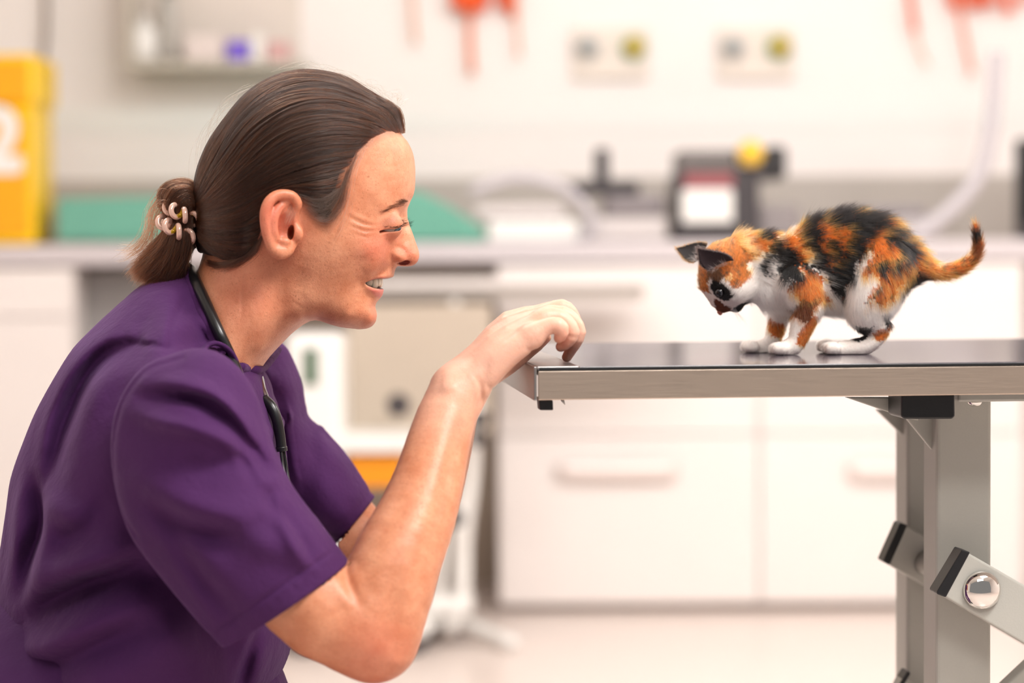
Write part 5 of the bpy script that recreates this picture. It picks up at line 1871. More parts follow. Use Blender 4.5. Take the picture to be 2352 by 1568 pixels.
neck = (kx > 520) & (kx < 900) & (ky < 480); ln[neck] = .0085; lift[neck] = .55
lf = names == 'legF'; flow[lf] = [.10, 0, -1]; ln[lf] = np.interp(ky[lf], [700, 900, 1050, 1120], [.0075, .0055, .0032, .0022]); lift[lf] = .28
lh = names == 'legH'; flow[lh] = [.25, 0, -1]; ln[lh] = np.interp(ky[lh], [600, 850, 980, 1090], [.0085, .0075, .0040, .0024]); lift[lh] = .28
ft = lh & (ky > 1030); flow[ft] = [-1, 0, -.2]
ft = lf & (ky > 1090); flow[ft] = [-1, 0, -.5]
tl = names == 'tail'
tt = K_TAIL[:, :3]; j = ((P[tl][:, None] - tt[None]) ** 2).sum(-1).argmin(1)
tg = unit(np.gradient(tt, axis=0)); flow[tl] = tg[j]; ln[tl] = np.interp(j, [0, 4, 12, 15], [.0100, .0085, .0065, .0085]); lift[tl] = .42
rump = (names == 'body') & (kx > 1560); flow[rump] = [1, 0, -.5]
# clumping noise
cl = np.stack([np.sin(P[:, 0] * 900 + 3 * np.sin(P[:, 2] * 700)), np.sin(P[:, 1] * 800 + P[:, 0] * 300), np.sin(P[:, 2] * 950 + 2 * np.sin(P[:, 0] * 500))], -1)
T = flow - Nn * (flow * Nn).sum(1, keepdims=True); T = unit(T)
D = unit(T + Nn * lift[:, None] * (1 + .5 * rng.random((n, 1))) + .14 * cl + .13 * rng.standard_normal((n, 3)))
ln = ln * (.65 + .55 * rng.random(n)); ln[rng.random(n) < .03] *= 1.35
s = np.linspace(0, 1, 6)[None, :, None]
bend = T * .30 + np.array([0, 0, -.08]) * .5
X = P[:, None] - Nn[:, None] * .0004 + D[:, None] * s * ln[:, None, None] + bend[:, None] * (s**2) * ln[:, None, None] + .04 * rng.standard_normal((n, 1, 3)) * s**2 * ln[:, None, None]
X[..., 2] = np.maximum(X[..., 2], MATZ + .0003)
fc = coat(P)
FURM = hair_mat('fur_strands', .42, .6)
rr = np.linspace(1, .12, 6)[None] * np.where(fc.mean(1) > .5, .000085, .000095)[:, None]
curves_obj('fur', X, rr, fc, FURM, kbody)

# --- ears
EARB = mat('ear_skin', (46, 30, 34), .6); noisy(EARB, 200, .3)
EARO = mat('ear_back', (30, 24, 25), .8)


def kear(name, tip, b0, b1, mid_bulge, y_tip, y0, y1, depth, outer_orange=False):
    T_ = at(*KX(*tip), YK + y_tip); A_ = at(*KX(*b0), YK + y0); B_ = at(*KX(*b1), YK + y1)
    nu, nv = 14, 12; V = []; F = []
    nrm = unit(np.cross(B_ - A_, T_ - A_))
    if nrm[1] < 0: nrm = -nrm
    for v in np.linspace(0, 1, nv):
        for u in np.linspace(-1, 1, nu):
            base = (A_ + B_) / 2 + (B_ - A_) / 2 * u
            w = 1 - v ** 1.35
            p = (A_ + B_) / 2 * (1 - v) + T_ * v + (B_ - A_) / 2 * u * w * (1 + mid_bulge * math.sin(math.pi * v) )
            p = p + nrm * depth * (1 - u * u) * (1 - v) ** .7 * (0.35 + .65 * (1 - v))
            V.append(p)
    for i in range(nv - 1):
        for j in range(nu - 1):
            F.append((i * nu + j, i * nu + j + 1, (i + 1) * nu + j + 1, (i + 1) * nu + j))
    o = mesh_obj(name, V, F, EARO if outer_orange else EARB, kitten)
    md = o.modifiers.new('thickness', 'SOLIDIFY'); md.thickness = .0010; md.offset = 0
    V = np.array(V)
    Fq = np.array(F)
    # short dark hair on the rim and the back, pale tuft inside
    P, N_ = tri_sample(V, Fq, int(2600 * HAIRQ)); N_[N_[:, 1] < 0] *= -1
    cnt = len(P); dirn = unit(unit(T_ - (A_ + B_) / 2)[None] * .8 + N_ * .5 + .25 * rng.standard_normal((cnt, 3)))
    s_ = np.linspace(0, 1, 5)[None, :, None]
    X1 = P[:, None] + N_[:, None] * .0006 + dirn[:, None] * s_ * .0024
    c1 = np.tile(np.array(srgb(34, 26, 26)[:3]), (cnt, 1))
    if outer_orange:
        lowp = P[:, 2] < (A_[2] * .45 + B_[2] * .55) - .0015 + .0012 * rng.standard_normal(cnt)
        c1[lowp] = np.array(srgb(206, 120, 62)[:3])
    e = np.concatenate([V.reshape(nv, nu, 3)[:, 0], V.reshape(nv, nu, 3)[:, -1]])
    k = rng.integers(0, len(e), int(500 * HAIRQ)); R0 = e[k] + rng.standard_normal((len(k), 3)) * .0006
    X2 = R0[:, None] + unit(unit(T_ - (A_ + B_) / 2)[None] + .45 * rng.standard_normal((len(k), 3)))[:, None] * s_ * .0028
    c2 = np.tile(np.array(srgb(40, 30, 28)[:3]), (len(k), 1))
    if outer_orange: c2[:] = np.array(srgb(200, 120, 70)[:3]) * .7
    m_ = int(120 * HAIRQ)
    R1 = A_[None] * (1 - rng.random((m_, 1))) + ((A_ + B_) / 2)[None] * rng.random((m_, 1)) + rng.standard_normal((m_, 3)) * .0012
    R1 = A_ + (B_ - A_) * (rng.random((m_, 1)) * .75) + rng.standard_normal((m_, 3)) * .0010 - nrm * .0008
    X3 = R1[:, None] + unit(unit(T_ - (A_ + B_) / 2)[None] * .8 - nrm * .35 + .35 * rng.standard_normal((m_, 3)))[:, None] * s_ * (.006 * (.5 + rng.random((m_, 1, 1))))
    c3 = np.tile(np.array(srgb(170, 150, 146)[:3]), (m_, 1))
    XX = np.concatenate([X1, X2, X3]); cc = np.concatenate([c1, c2, c3])
    curves_obj('ear_fur', XX, np.tile(np.linspace(1, .2, 5) * .00008, (len(XX), 1)), cc, FURM, o)


kear('ear', (283, 470), (362, 612), (508, 545), .42, -.036, -.0265, -.0290, .0050)
kear('ear', (148, 468), (262, 556), (345, 440), .30, .018, .008, .016, .0060, True)

# --- eye, nose, whiskers
bm = bmesh.new(); bmesh.ops.create_uvsphere(bm, u_segments=24, v_segments=18, radius=.0041)
KEYE = mat('kitten_eye', (16, 14, 18), .06)
V = np.array([v.co[:] for v in bm.verts]); F = [tuple(v.index for v in f.verts) for f in bm.faces]; bm.free()
for sgn in (-1, 1):
    c = EYEK.copy()
    if sgn > 0: c[1] = 2 * YK - c[1]
    g = unit(np.array([-.45, sgn * .80, -.40]))
    o = mesh_obj('eye', V + c, F, KEYE, kitten)
    w = np.clip((V @ g / .0041 - .55) / .45, 0, 1)
    a = o.data.attributes.new('iris', 'FLOAT', 'POINT'); a.data.foreach_set('value', w.astype(np.float32))
_b = KEYE.node_tree.nodes['Principled BSDF']
_t = N(KEYE, 'ShaderNodeAttribute', attribute_name='iris'); _rp = N(KEYE, 'ShaderNodeValToRGB'); L(KEYE, _t, 'Fac', _rp, 'Fac')
_e = _rp.color_ramp.elements; _e[0].color = srgb(14, 11, 12); _e[1].color = srgb(6, 6, 8)
for pos, c in ((.12, (66, 62, 66)), (.40, (52, 54, 62)), (.48, (8, 8, 10))):
    e = _e.new(pos); e.color = srgb(*c)
L(KEYE, _rp, 'Color', _b, 'Base Color')
NOSEM = mat('kitten_nose', (188, 112, 92), .4)
nc = at(*KX(424, 868), YK)
nv, nf = polygonise(lambda P: smin(sd_ell(P, nc, (.0028, .0036, .0020), rotY(.4)), sd_ell(P, nc + [.0004, 0, -.0018], (.0018, .0014, .002)), .002), nc - .008, nc + .008, .0005, lip=1.4, levels=2, newton=0)
mesh_obj('nose', nv, nf, NOSEM, kitten)
W = []
for sgn in (-1, 1):
    for i in range(9):
        a = at(*KX(480 + (i % 3) * 14, 838 + (i // 3) * 10), YK) + [0, sgn * .0105, 0]
        d0 = unit(np.array([.55 - .12 * (i % 3), sgn * (.75), -.55 + .16 * (i // 3)]))
        s1 = np.linspace(0, 1, 8)[:, None]
        W.append(a + d0 * s1 * (.020 + .006 * rng.random()) + np.array([.2, 0, -.5]) * s1**2 * .010)
W = np.array(W)
curves_obj('whiskers', W, np.tile(np.linspace(1, .2, 8) * .00008, (len(W), 1)), np.tile(np.array([.9, .87, .85]), (len(W), 1)), FURM, kitten)

# ------------------------------------------------------------------ room shell
WALLM = noisy(mat('wall_paint', (243, 236, 232), .6), 4, .02, .0002, 300)
CEILM = noisy(mat('ceiling_paint', (244, 242, 238), .8), 6, .02)
FLOORM = noisy(mat('vinyl_floor', (226, 212, 204), .28), 12, .04, .0001, 80)
WY, CY = 4.75, 4.10
def room(name, x0, x1, y0, y1, z0, z1, m, kind='structure'):
    bm = bmesh.new(); box(bm, x0, x1, y0, y1, z0, z1)
    return tag(bm_obj(name, bm, m), kind=kind)


room('floor', -2.7, 3.0, -2.6, WY + .1, -.1, 0, FLOORM)
room('ceiling', -2.7, 3.0, -2.6, WY + .1, 2.6, 2.7, CEILM)
room('wall_back', -2.7, 3.0, WY, WY + .1, 0, 2.6, WALLM)
room('wall_left', -2.8, -2.7, -2.6, WY + .1, 0, 2.6, WALLM)
room('wall_right', 3.0, 3.1, -2.6, WY + .1, 0, 2.6, WALLM)
WHITE = noisy(mat('white_laminate', (238, 230, 226), .35), 8, .015)
WHITE2 = noisy(mat('white_plastic', (238, 236, 232), .3), 8, .02)
GREYP = noisy(mat('grey_plastic', (150, 146, 144), .45), 20, .05)
DARK = noisy(mat('dark_plastic', (58, 53, 56), .45), 20, .08)
BEIGE = noisy(mat('beige_panel', (188, 174, 158), .6), 10, .04)
tr = box_obj('trim_1', -60, 238, 2460, 300, WY - .004, WY, WHITE2); tag(tr, kind='structure')
sb = box_obj('wall_shade_band', -400, 408, 2800, 560, WY - .012, WY, noisy(mat('wall_shade_grey', (186, 178, 170), .3), 5, .03)); tag(sb, kind='structure')  # grey strip paints in the shade along the lower back wall


def thing_box(name, cat, label, rect, Y0, Y1, m, bevel=.006, group=None):
    o = box_obj(name, *rect, Y0, Y1, m, bevel=bevel)
    return tag(o, label, cat, group)


# --- ceiling light panels (the lamps themselves sit just below)
LAMPM = mat('lit_diffuser', (255, 250, 244), .5)
LAMPM.node_tree.nodes['Principled BSDF'].inputs['Emission Color'].default_value = (1, .97, .94, 1)
LAMPM.node_tree.nodes['Principled BSDF'].inputs['Emission Strength'].default_value = 2.0
for (x, y, sx, sy, lb) in ((.95, -.75, .9, .9, 'square ceiling light panel above the examination table'), (.5, -2.0, 1.2, .6, 'added fill light panel on the ceiling at the camera side'), (-.9, .9, 1.2, .6, 'ceiling light panel behind the kneeling person'),
                           (.6, 2.3, 2.4, .6, 'long ceiling light panel nearest the back worktop'), (2.4, 1.2, .6, 1.2, 'ceiling light panel beside the right wall')):
    e = empty('ceiling_light', lb, 'light', (x, y, 2.59))
    bm = bmesh.new(); box(bm, x - sx / 2 - .03, x + sx / 2 + .03, y - sy / 2 - .03, y + sy / 2 + .03, 2.585, 2.6); bm_obj('frame', bm, WHITE2, e)
    bm = bmesh.new(); box(bm, x - sx / 2, x + sx / 2, y - sy / 2, y + sy / 2, 2.575, 2.586); bm_obj('diffuser', bm, LAMPM, e)

# --- worktop and base cabinets
wt = box_obj('worktop', -700, 556, 2900, 604, CY, WY, noisy(mat('worktop_laminate', (206, 198, 200), .35), 9, .03), bevel=.006)
tag(wt, 'long pale grey worktop running along the back wall', 'worktop')
WTZ = max(v.co.z for v in wt.data.vertices)
HANDLEM = mat('pale_grey_handle', (232, 220, 215), .4, .3)


def cabinet(x0, x1, hx0, hx1, label, top=606, py=1392, hy=1062, split=1000):
    c = at((x0 + x1) / 2, 1411, CY)
    e = empty('base_cabinet', label, 'cabinet', (c[0], CY + .3, 0), None)
    a = at(x0, 800, CY)[0]; b = at(x1, 800, CY)[0]
    zt = at(1176, top, CY)[2]; zs = at(1176, split, CY)[2]
    bm = bmesh.new(); box(bm, a, b, CY + .02, WY - .002, .02, zt - .002); bm_obj('carcass', bm, WHITE, e)
    bm = bmesh.new(); box(bm, a + .001, b - .001, CY + .05, WY - .002, 0, .02); bm_obj('plinth', bm, noisy(mat('plinth', (196, 184, 176), .5), 5, .03), e)
    bm = bmesh.new(); box(bm, a + .003, b - .003, CY, CY + .019, zs + .002, zt - .006); bm_obj('drawer', bm, WHITE, e, bevel=.002)
    bm = bmesh.new(); box(bm, a + .003, b - .003, CY, CY + .019, .022, zs - .002); dr = bm_obj('door', bm, WHITE, e, bevel=.002)
    if hx0 is not None:
        p = at(hx0, hy, CY); q = at(hx1, hy + 40, CY)
        tube('handle', [(p[0], CY - .002, (p[2] + q[2]) / 2), (p[0] + .012, CY - .018, (p[2] + q[2]) / 2), (q[0] - .012, CY - .018, (p[2] + q[2]) / 2), (q[0], CY - .002, (p[2] + q[2]) / 2)], .020, HANDLEM, dr, n=30, sides=14, flat=.4)
    return e


cabinet(1142, 1744, 1280, 1552, 'white base cabinet under the worktop, its handle seen left of the table leg')
cabinet(1744, 2352, 1950, 2230, 'white base cabinet behind the grey uprights of the examination table')
cabinet(-430, 170, None, None, 'white base cabinet at the far left, behind the person\'s back', split=722)
gp = box_obj('back_panel', 256, 612, 1140, 1409, WY - .10, WY - .06, BEIGE, bevel=0)
tag(gp, 'beige grey panel closing the open space beneath the worktop', 'panel')
o = thing_box('knee_space_block', 'filler block', 'grey drawer unit in the knee space, left of the person\'s shoulder', (198, 616, 345, 1408), CY + .16, WY - .14, GREYP)  # added block, its grey stands for the dark gap of the knee space
# put on the floor
# --- steel side table in front of the cabinets
st = empty('steel_trolley', 'long steel trolley with a pale top in front of the worktop, behind the person\'s chin', 'trolley', (float(at(1100, 700, 3.75)[0]), 3.8, 0))
STL = brushed('trolley_steel', (196, 188, 180), .4)
box_obj('top', 640, 640, 1490, 662, 3.77, 4.0, noisy(mat('trolley_top', (226, 218, 214), .3), 8, .02), st)
box_obj('apron', 650, 662, 1480, 690, 3.78, 3.98, STL, st)
for px in (668, 1046):
    for Y in (3.79, 3.97):
        a = at(px, 690, Y); bm = bmesh.new(); box(bm, a[0] - .011, a[0] + .011, Y - .011, Y + .011, .03, at(px, 688, Y)[2])
        bm_obj('leg', bm, WHITE2 if px > 1000 else STL, st)
        bm = bmesh.new(); bmesh.ops.create_cone(bm, cap_ends=True, segments=20, radius1=.03, radius2=.03, depth=.022, matrix=Matrix.Translation((a[0], Y, .030)) @ Matrix.Rotation(math.pi / 2, 4, 'X'))
        bm_obj('castor', bm, DARK, st)

# --- mobile equipment stand behind the forearms
YS = 3.45
es = empty('equipment_cart', 'white mobile equipment cart with a green screen and dark castors, behind the forearms', 'cart', (float(at(880, 1500, YS)[0]), YS + .1, 0))
box_obj('housing', 655, 768, 788, 1300, YS, YS + .27, WHITE2, es, bevel=.02)
box_obj('screen', 698, 800, 728, 885, YS - .006, YS, mat('green_screen', (62, 96, 66), .2), es)
box_obj('side_panel', 800, 700, 1130, 1000, YS + .22, YS + .25, BEIGE, es)
box_obj('shelf', 780, 1000, 945, 1040, YS, YS + .28, WHITE2, es)
box_obj('base', 640, 1430, 990, 1470, YS, YS + .26, WHITE2, es, bevel=.02)
p = at(1075, 900, YS + .1)
for (rows, rr) in (([(1092, 930), (1085, 1080), (1068, 1240), (1062, 1380), (1030, 1450)], 16), ([(1020, 1120), (1010, 1300), (1000, 1440)], 12)):
    q = [tuple(at(a, b, YS + .12)) for a, b in rows]
    tube('pole', q, rr / 1000, WHITE2, es, n=30)
for (a, b, r) in ((1103, 962, 22), (1100, 1005, 20), (1050, 1190, 20), (915, 930, 28), (968, 1330, 16)):
    c = at(a, b, YS + .06); bm = bmesh.new(); bmesh.ops.create_uvsphere(bm, u_segments=20, v_segments=14, radius=r / 1000)
    bmesh.ops.translate(bm, verts=bm.verts, vec=c); bm_obj('knob', bm, DARK, es, smooth=True)
for (a, Y) in ((700, YS + .03), (948, YS + .03), (985, YS + .22), (740, YS + .22)):
    x = at(a, 1490, Y)[0]; bm = bmesh.new(); bmesh.ops.create_cone(bm, cap_ends=True, segments=24, radius1=.036, radius2=.036, depth=.03, matrix=Matrix.Translation((x, Y, .036)) @ Matrix.Rotation(math.pi / 2, 4, 'X'))
    bm_obj('castor', bm, DARK, es, bevel=.004)
    bm = bmesh.new(); box(bm, x - .02, x + .02, Y - .03, Y + .03, .06, .10); bm_obj('castor_fork', bm, WHITE2, es)
bm = bmesh.new(); x0 = at(700, 1490, YS)[0]; x1 = at(985, 1490, YS)[0]; box(bm, x0, x1 + .1, YS + .1, YS + .24, .08, .12); bm_obj('base_leg', bm, WHITE2, es, bevel=.01)
tube('base_leg', [tuple(at(1000, 1400, YS + .2)), tuple(at(1090, 1440, YS + .2)), tuple(at(1180, 1478, YS + .05))], .016, WHITE2, es, n=10)
yb = thing_box('waste_box', 'box', 'amber yellow box hanging below the white shelf of the equipment cart', (795, 1046, 926, 1120), YS + .02, YS + .16, mat('amber_plastic', (232, 146, 14), .4), .006)

# --- things on the worktop
YEL = noisy(mat('yellow_plastic', (252, 206, 0), .35), 5, .02)
ORA = noisy(mat('orange_yellow_plastic', (242, 168, 0), .4), 5, .02)
sbn = empty('sharps_bin', 'tall yellow clinical waste bin standing on the worktop at the far left', 'bin', (float(at(10, 560, 3.98 + .2)[0]), CY + .12, WTZ))
box_obj('body', -150, 236, 78, 556, CY + .01, CY + .28, YEL, sbn, bevel=.012)
box_obj('front_panel', -140, 262, 64, 540, CY - .002, CY + .012, ORA, sbn, bevel=.004)
box_obj('lid', -154, 124, 82, 240, CY, CY + .30, YEL, sbn, bevel=.014)
box_obj('lid_panel', -140, 138, 66, 236, CY - .008, CY + .004, ORA, sbn, bevel=.004)
tc = bpy.data.curves.new('bin_marking', 'FONT'); tc.body = '2'; tc.size = .215; tc.extrude = .001; tc.align_x = 'CENTER'; tc.offset = .010
tc.materials.append(WHITE2)
_t = bpy.data.objects.new('marking_text', tc); COL.objects.link(_t)
_m = bpy.data.meshes.new_from_object(_t.evaluated_get(bpy.context.evaluated_depsgraph_get())); bpy.data.objects.remove(_t)
to = bpy.data.objects.new('marking', _m); COL.objects.link(to)
mp_ = at(2, 385, CY - .004)
to.location = (mp_[0], CY - .0045, mp_[2]); to.rotation_euler = (math.pi / 2, 0, 0)
to.parent = sbn; to.matrix_parent_inverse = Matrix.Translation(-Vector(sbn.location))
box_obj('marking_bar', -60, 368, 42, 400, CY - .005, CY - .002, WHITE2, sbn, bevel=.004)

TEAL = noisy(mat('teal_fabric', (106, 168, 148), .8), 12, .05, .001, 40)
bm = bmesh.new(); poly = [(128, 455), (500, 448), (900, 436), (968, 440), (1040, 478), (1118, 530), (1112, 556), (128, 556)]
P0 = [at(a, b, CY + .03) for a, b in poly]; f = [bm.verts.new(tuple(p)) for p in P0]; g = [bm.verts.new((p[0], CY + .40, p[2])) for p in P0]
bm.faces.new(f); bm.faces.new(g[::-1])
for i in range(len(P0)): bm.faces.new([f[i], f[(i + 1) % len(P0)], g[(i + 1) % len(P0)], g[i]])
o = bm_obj('folded_drape', bm, TEAL, bevel=.012, seg=3); tag(o, 'long teal green padded mat lying on the worktop behind the head', 'mat')
# pale plastic sheeting beside it
SHEET = mat('clear_plastic', (226, 220, 226), .25)
SHEET.node_tree.nodes['Principled BSDF'].inputs['Transmission Weight'].default_value = .35


def ttube(name, cat, label, rows, Y, r, m, flat=1.0):
    q = [tuple(at(a, b, Y)) for a, b in rows]
    o = tube(name, q, r, m, n=40, flat=flat)
    return tag(o, label, cat)


sc = empty('weighing_scale', 'pale low weighing scale on the worktop, between teal mat and black instrument', 'scale', (float(at(1230, 545, CY)[0]), CY + .15, WTZ))
box_obj('base', 1120, 505, 1330, 556, CY + .05, CY + .30, WHITE2, sc, bevel=.01)
box_obj('platform', 1090, 470, 1300, 500, CY + .06, CY + .32, noisy(mat('scale_tray', (214, 206, 204), .3), 9, .02), sc, bevel=.01)
ttube('hose', 'hose', 'whitish curved hose arching over the pale scale on the worktop', [(1080, 440), (1180, 408), (1280, 425), (1340, 470), (1360, 520), (1332, 550)], CY + .04, .014, SHEET)
ttube('hose', 'hose', 'thick translucent white hose curving down to the worktop at the right, behind the tail', [(2290, 120), (2284, 220), (2272, 320), (2250, 400), (2205, 460), (2140, 515), (2090, 540)], CY + .02, .020, SHEET)

ist = empty('instrument_stand', 'small black instrument with an upright post on the worktop, left of the grey machine', 'instrument', (float(at(1400, 545, CY)[0]), CY + .15, WTZ))
box_obj('post', 1366, 340, 1400, 430, CY + .12, CY + .16, DARK, ist, bevel=.01)
box_obj('head', 1316, 415, 1470, 448, CY + .08, CY + .22, DARK, ist, bevel=.012)
box_obj('foot', 1385, 446, 1530, 500, CY + .08, CY + .24, noisy(mat('mid_grey_plastic', (132, 124, 126), .45), 20, .04), ist, bevel=.02)
box_obj('base_plate', 1350, 498, 1530, 556, CY + .06, CY + .26, noisy(mat('pale_grey', (206, 198, 196), .45), 20, .04), ist, bevel=.01)
mc = empty('bench_machine', 'dark grey bench machine with a yellow knob and white label, behind the kitten\'s head', 'machine', (float(at(1680, 545, CY)[0]), CY + .15, WTZ))
box_obj('body', 1550, 395, 1745, 556, CY + .04, CY + .30, DARK, mc, bevel=.012)
box_obj('top', 1556, 345, 1700, 400, CY + .05, CY + .26, noisy(mat('grey_top', (104, 98, 96), .5), 20, .05), mc, bevel=.012)
box_obj('side_unit', 1740, 470, 1840, 556, CY + .08, CY + .30, noisy(mat('grey_unit', (140, 132, 132), .5), 20, .05), mc, bevel=.012)
box_obj('arm', 1758, 335, 1808, 410, CY + .05, CY + .2, mat('black_arm', (38, 36, 38), .5), mc, bevel=.014)
box_obj('arm_bracket', 1690, 380, 1800, 412, CY + .06, CY + .2, DARK, mc, bevel=.008)
box_obj('red_strip', 1572, 398, 1684, 432, CY + .030, CY + .042, mat('red_strip', (150, 84, 88), .5), mc, bevel=.002)
box_obj('label_panel', 1566, 434, 1684, 512, CY + .030, CY + .042, WHITE2, mc, bevel=.008)
c = at(1724, 352, CY + .03); bm = bmesh.new(); bmesh.ops.create_uvsphere(bm, u_segments=24, v_segments=16, radius=.034); bmesh.ops.translate(bm, verts=bm.verts, vec=c)
bm_obj('yellow_knob', bm, mat('yellow_knob', (242, 196, 60), .4), mc, smooth=True)
thing_box('tray', 'tray', 'low dark grey tray on the worktop behind the kitten\'s back', (1985, 474, 2130, 500), CY + .25, CY + .5, noisy(mat('tray_grey', (150, 142, 146), .4), 10, .04), .01)
thing_box('tray_stand', 'box', 'light grey box under the dark tray, behind the kitten\'s back', (1960, 500, 2160, 556), CY + .22, CY + .52, noisy(mat('light_grey_box', (196, 188, 186), .4), 10, .03), .01)
mo = empty('monitor', 'black monitor on the worktop cut off by the right picture edge', 'monitor', (float(at(2400, 545, CY)[0]), CY + .2, WTZ))
box_obj('screen', 2336, 318, 2560, 520, CY + .10, CY + .14, mat('black_screen', (20, 20, 22), .3), mo, bevel=.008)
box_obj('stand', 2360, 500, 2500, 556, CY + .05, CY + .22, DARK, mo, bevel=.008)

# --- wall: outlets, shelf, hanging leads, cable
GRN = mat('green_ring', (110, 160, 96), .4); YEW = mat('yellow_outlet', (206, 160, 20), .4); GRE = mat('grey_outlet', (150, 150, 148), .4)


def outlet(x, label):
    e = empty('gas_outlet', label, 'outlet', tuple(at(x, 120, WY)), 'double gas outlets on the back wall')
    box_obj('plate', x - 88, 62, x + 88, 182, WY - .022, WY, noisy(mat('outlet_plate', (232, 220, 208), .4), 10, .02), e, bevel=.008)
    for dx, mm, nm in ((-52, GRE, 'grey_socket'), (54, YEW, 'yellow_socket')):
        c = at(x + dx, 108, WY - .03)
        for (r, m_, d) in ((.036, GRN if dx > 0 else noisy(mat('pale_ring', (200, 200, 196), .4), 10, .02), .03), (.024, mm, .045)):
            bm = bmesh.new(); bmesh.ops.create_cone(bm, cap_ends=True, segments=28, radius1=r, radius2=r * .9, depth=d, matrix=Matrix.Translation((c[0], WY - .022 - d / 2, c[2])) @ Matrix.Rotation(math.pi / 2, 4, 'X'))
            bm_obj(nm if m_ is mm else nm + '_ring', bm, m_, e, bevel=.003)


outlet(1402, 'white double wall outlet with grey and yellow sockets, above the black instrument')
outlet(1736, 'white double wall outlet with grey and yellow sockets, above the yellow-knobbed machine')
sh = empty('wall_shelf', 'grey wall shelf at the top left holding bottles and small boxes', 'shelf', tuple(at(500, 150, WY)))
SHM = noisy(mat('shelf_grey', (196, 188, 176), .5), 10, .03)
box_obj('board', 290, 138, 700, 156, WY - .22, WY, SHM, sh)
box_obj('side', 286, -160, 300, 140, WY - .22, WY, SHM, sh)
box_obj('back_board', 300, -160, 690, 138, WY - .012, WY, noisy(mat('shelf_back', (222, 212, 202), .5), 10, .02), sh)
SHY = WY - .19


def bottle(name, cat, label, x0, y0, x1, y1, m, capm=None, capf=.2, Y=SHY):
    c0 = at((x0 + x1) / 2, y1, Y + .04); r = (at(x1, y1, Y + .04)[0] - at(x0, y1, Y + .04)[0]) / 2
    H = at(x0, y0, Y + .04)[2] - c0[2]
    e = empty(name, label, cat, (c0[0], Y + .04, c0[2]))
    prof = [(0, 0), (.92, 0), (1, .03), (1, .70 - capf * .3), (.8, .80 - capf * .2), (.42, 1 - capf), (0, 1 - capf)]
    capp = [(0, 1 - capf), (.46, 1 - capf), (.46, .98), (.40, 1.0), (0, 1)]
    for nm, pr, m_ in (('bottle_body', prof, m), ('cap', capp, capm or m)):
        V = []; F = []; k = 24
        for (rr_, h_) in pr:
            for s_ in range(k):
                a = 2 * math.pi * s_ / k; V.append((c0[0] + r * rr_ * math.cos(a), Y + .04 + r * rr_ * math.sin(a), c0[2] + H * h_))
        for i in range(len(pr) - 1):
            for s_ in range(k): F.append((i * k + s_, i * k + (s_ + 1) % k, (i + 1) * k + (s_ + 1) % k, (i + 1) * k + s_))
        mesh_obj(nm, V, F, m_, e)
    return e


bottle('dispenser_bottle', 'bottle', 'rounded white dispenser bottle at the left end of the wall shelf', 303, 40, 362, 138, WHITE2)
bottle('bottle', 'bottle', 'taller grey bottle with a dark green cap on the wall shelf', 364, -60, 410, 138, noisy(mat('bottle_grey', (176, 172, 166), .4), 10, .03), mat('dark_green_cap', (64, 78, 66), .5), .25)
thing_box('box', 'box', 'pale cardboard box on the wall shelf, left of the violet carton', (425, 78, 512, 138), SHY, SHY + .12, noisy(mat('pale_card', (220, 208, 204), .6), 10, .03), .004)
thing_box('carton', 'box', 'violet carton in the middle of the wall shelf', (522, 94, 572, 138), SHY, SHY + .08, mat('violet_card', (112, 84, 206), .5), .003)
thing_box('carton', 'box', 'white carton on the wall shelf between violet and pink cartons', (576, 80, 606, 138), SHY, SHY + .08, WHITE2, .003)
thing_box('carton', 'box', 'dusty pink carton at the right end of the wall shelf', (612, 96, 664, 138), SHY, SHY + .08, mat('pink_card', (206, 162, 160), .5), .003)
ttube('cable', 'cable', 'brown cable hanging down the wall above the yellow bin', [(106, -80), (106, 20), (104, 90), (98, 140), (92, 186)], WY - .03, .007, mat('brown_cable', (122, 104, 90), .5))

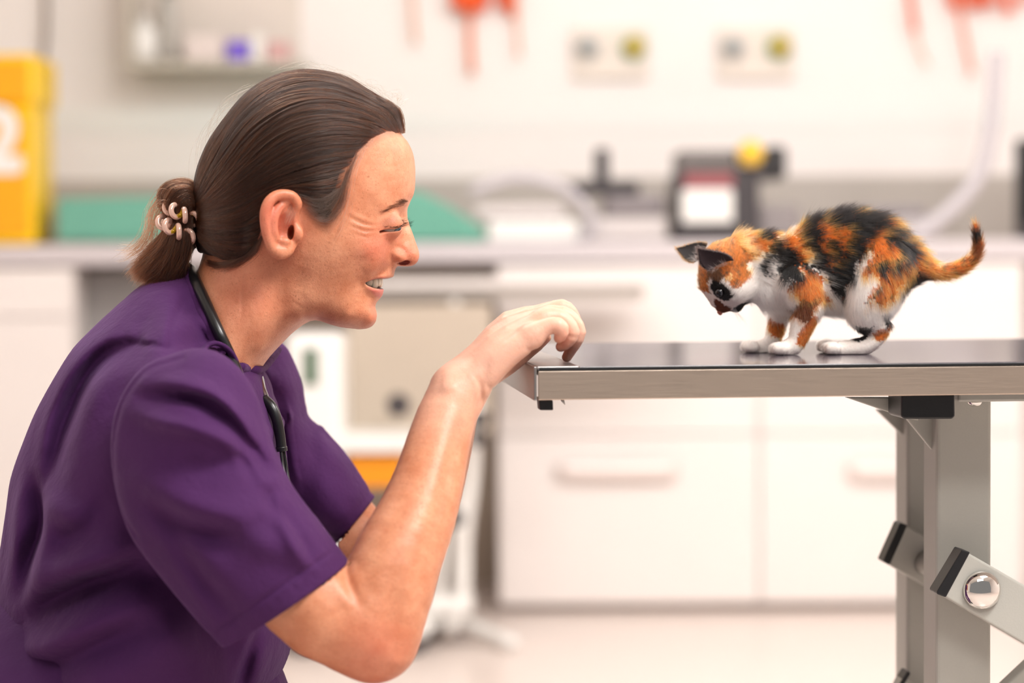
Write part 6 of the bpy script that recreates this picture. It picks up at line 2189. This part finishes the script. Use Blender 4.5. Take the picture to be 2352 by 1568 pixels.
ORG = noisy(mat('orange_webbing', (232, 88, 28), .6), 40, .08)
PAL = noisy(mat('pale_orange_webbing', (232, 176, 150), .6), 40, .06)


def lead(rows, r, m, label, group, Y=WY - .05):
    q = [tuple(at(a, b, Y + random.uniform(-.015, .015))) for a, b in rows]
    V, F = tube_mesh(catmull(q, 24), r, sides=8, flat=.5)
    return tag(mesh_obj('slip_lead', V, F, m), label, 'lead', group)


G1, G2 = 'orange slip leads hanging above the person', 'orange slip leads hanging at the top right corner'
for i, (rows, r, m) in enumerate([
        ([(1050, -160), (1046, -60), (1052, 20)], .018, ORG), ([(1080, -160), (1082, -40), (1078, 30)], .020, ORG), ([(1112, -160), (1110, -40), (1104, 24)], .018, ORG),
        ([(1150, -160), (1150, -40), (1156, 20)], .014, ORG), ([(1184, -160), (1176, -30), (1180, 40)], .013, ORG), ([(1070, -160), (1078, 0), (1080, 100), (1084, 170)], .009, noisy(mat('faded_orange', (236, 132, 88), .6), 40, .06)),
        ([(930, -160), (945, -20), (955, 100)], .007, PAL), ([(1194, -160), (1186, 20), (1192, 130)], .006, PAL)]):
    lead(rows, r, m, 'orange slip lead in the bunch hanging on the wall above the person\'s face' if m is ORG else 'pale orange slip lead end hanging below the orange bunch above the person\'s face', G1 if m is ORG else 'pale lead ends hanging above the person')
for i, (rows, r, m) in enumerate([
        ([(2092, -160), (2090, -20), (2102, 70)], .009, ORG), ([(2170, -160), (2176, -60), (2196, 20)], .014, ORG), ([(2215, -160), (2222, -40), (2240, 18)], .018, ORG),
        ([(2262, -160), (2266, -40), (2270, 14)], .018, ORG), ([(2300, -160), (2304, -40), (2318, 30)], .013, ORG), ([(2350, -160), (2348, -50), (2352, 8)], .013, ORG),
        ([(2190, -120), (2204, 20), (2216, 90), (2234, 170)], .007, noisy(mat('faded_orange', (228, 126, 92), .6), 40, .06)), ([(2096, 20), (2108, 100), (2130, 150)], .005, PAL)]):
    lead(rows, r, m, 'orange slip lead in the bunch hanging at the top right corner' if m is ORG else 'pale orange slip lead end hanging below the bunch at the top right corner', G2 if m is ORG else 'pale lead ends at the top right corner')
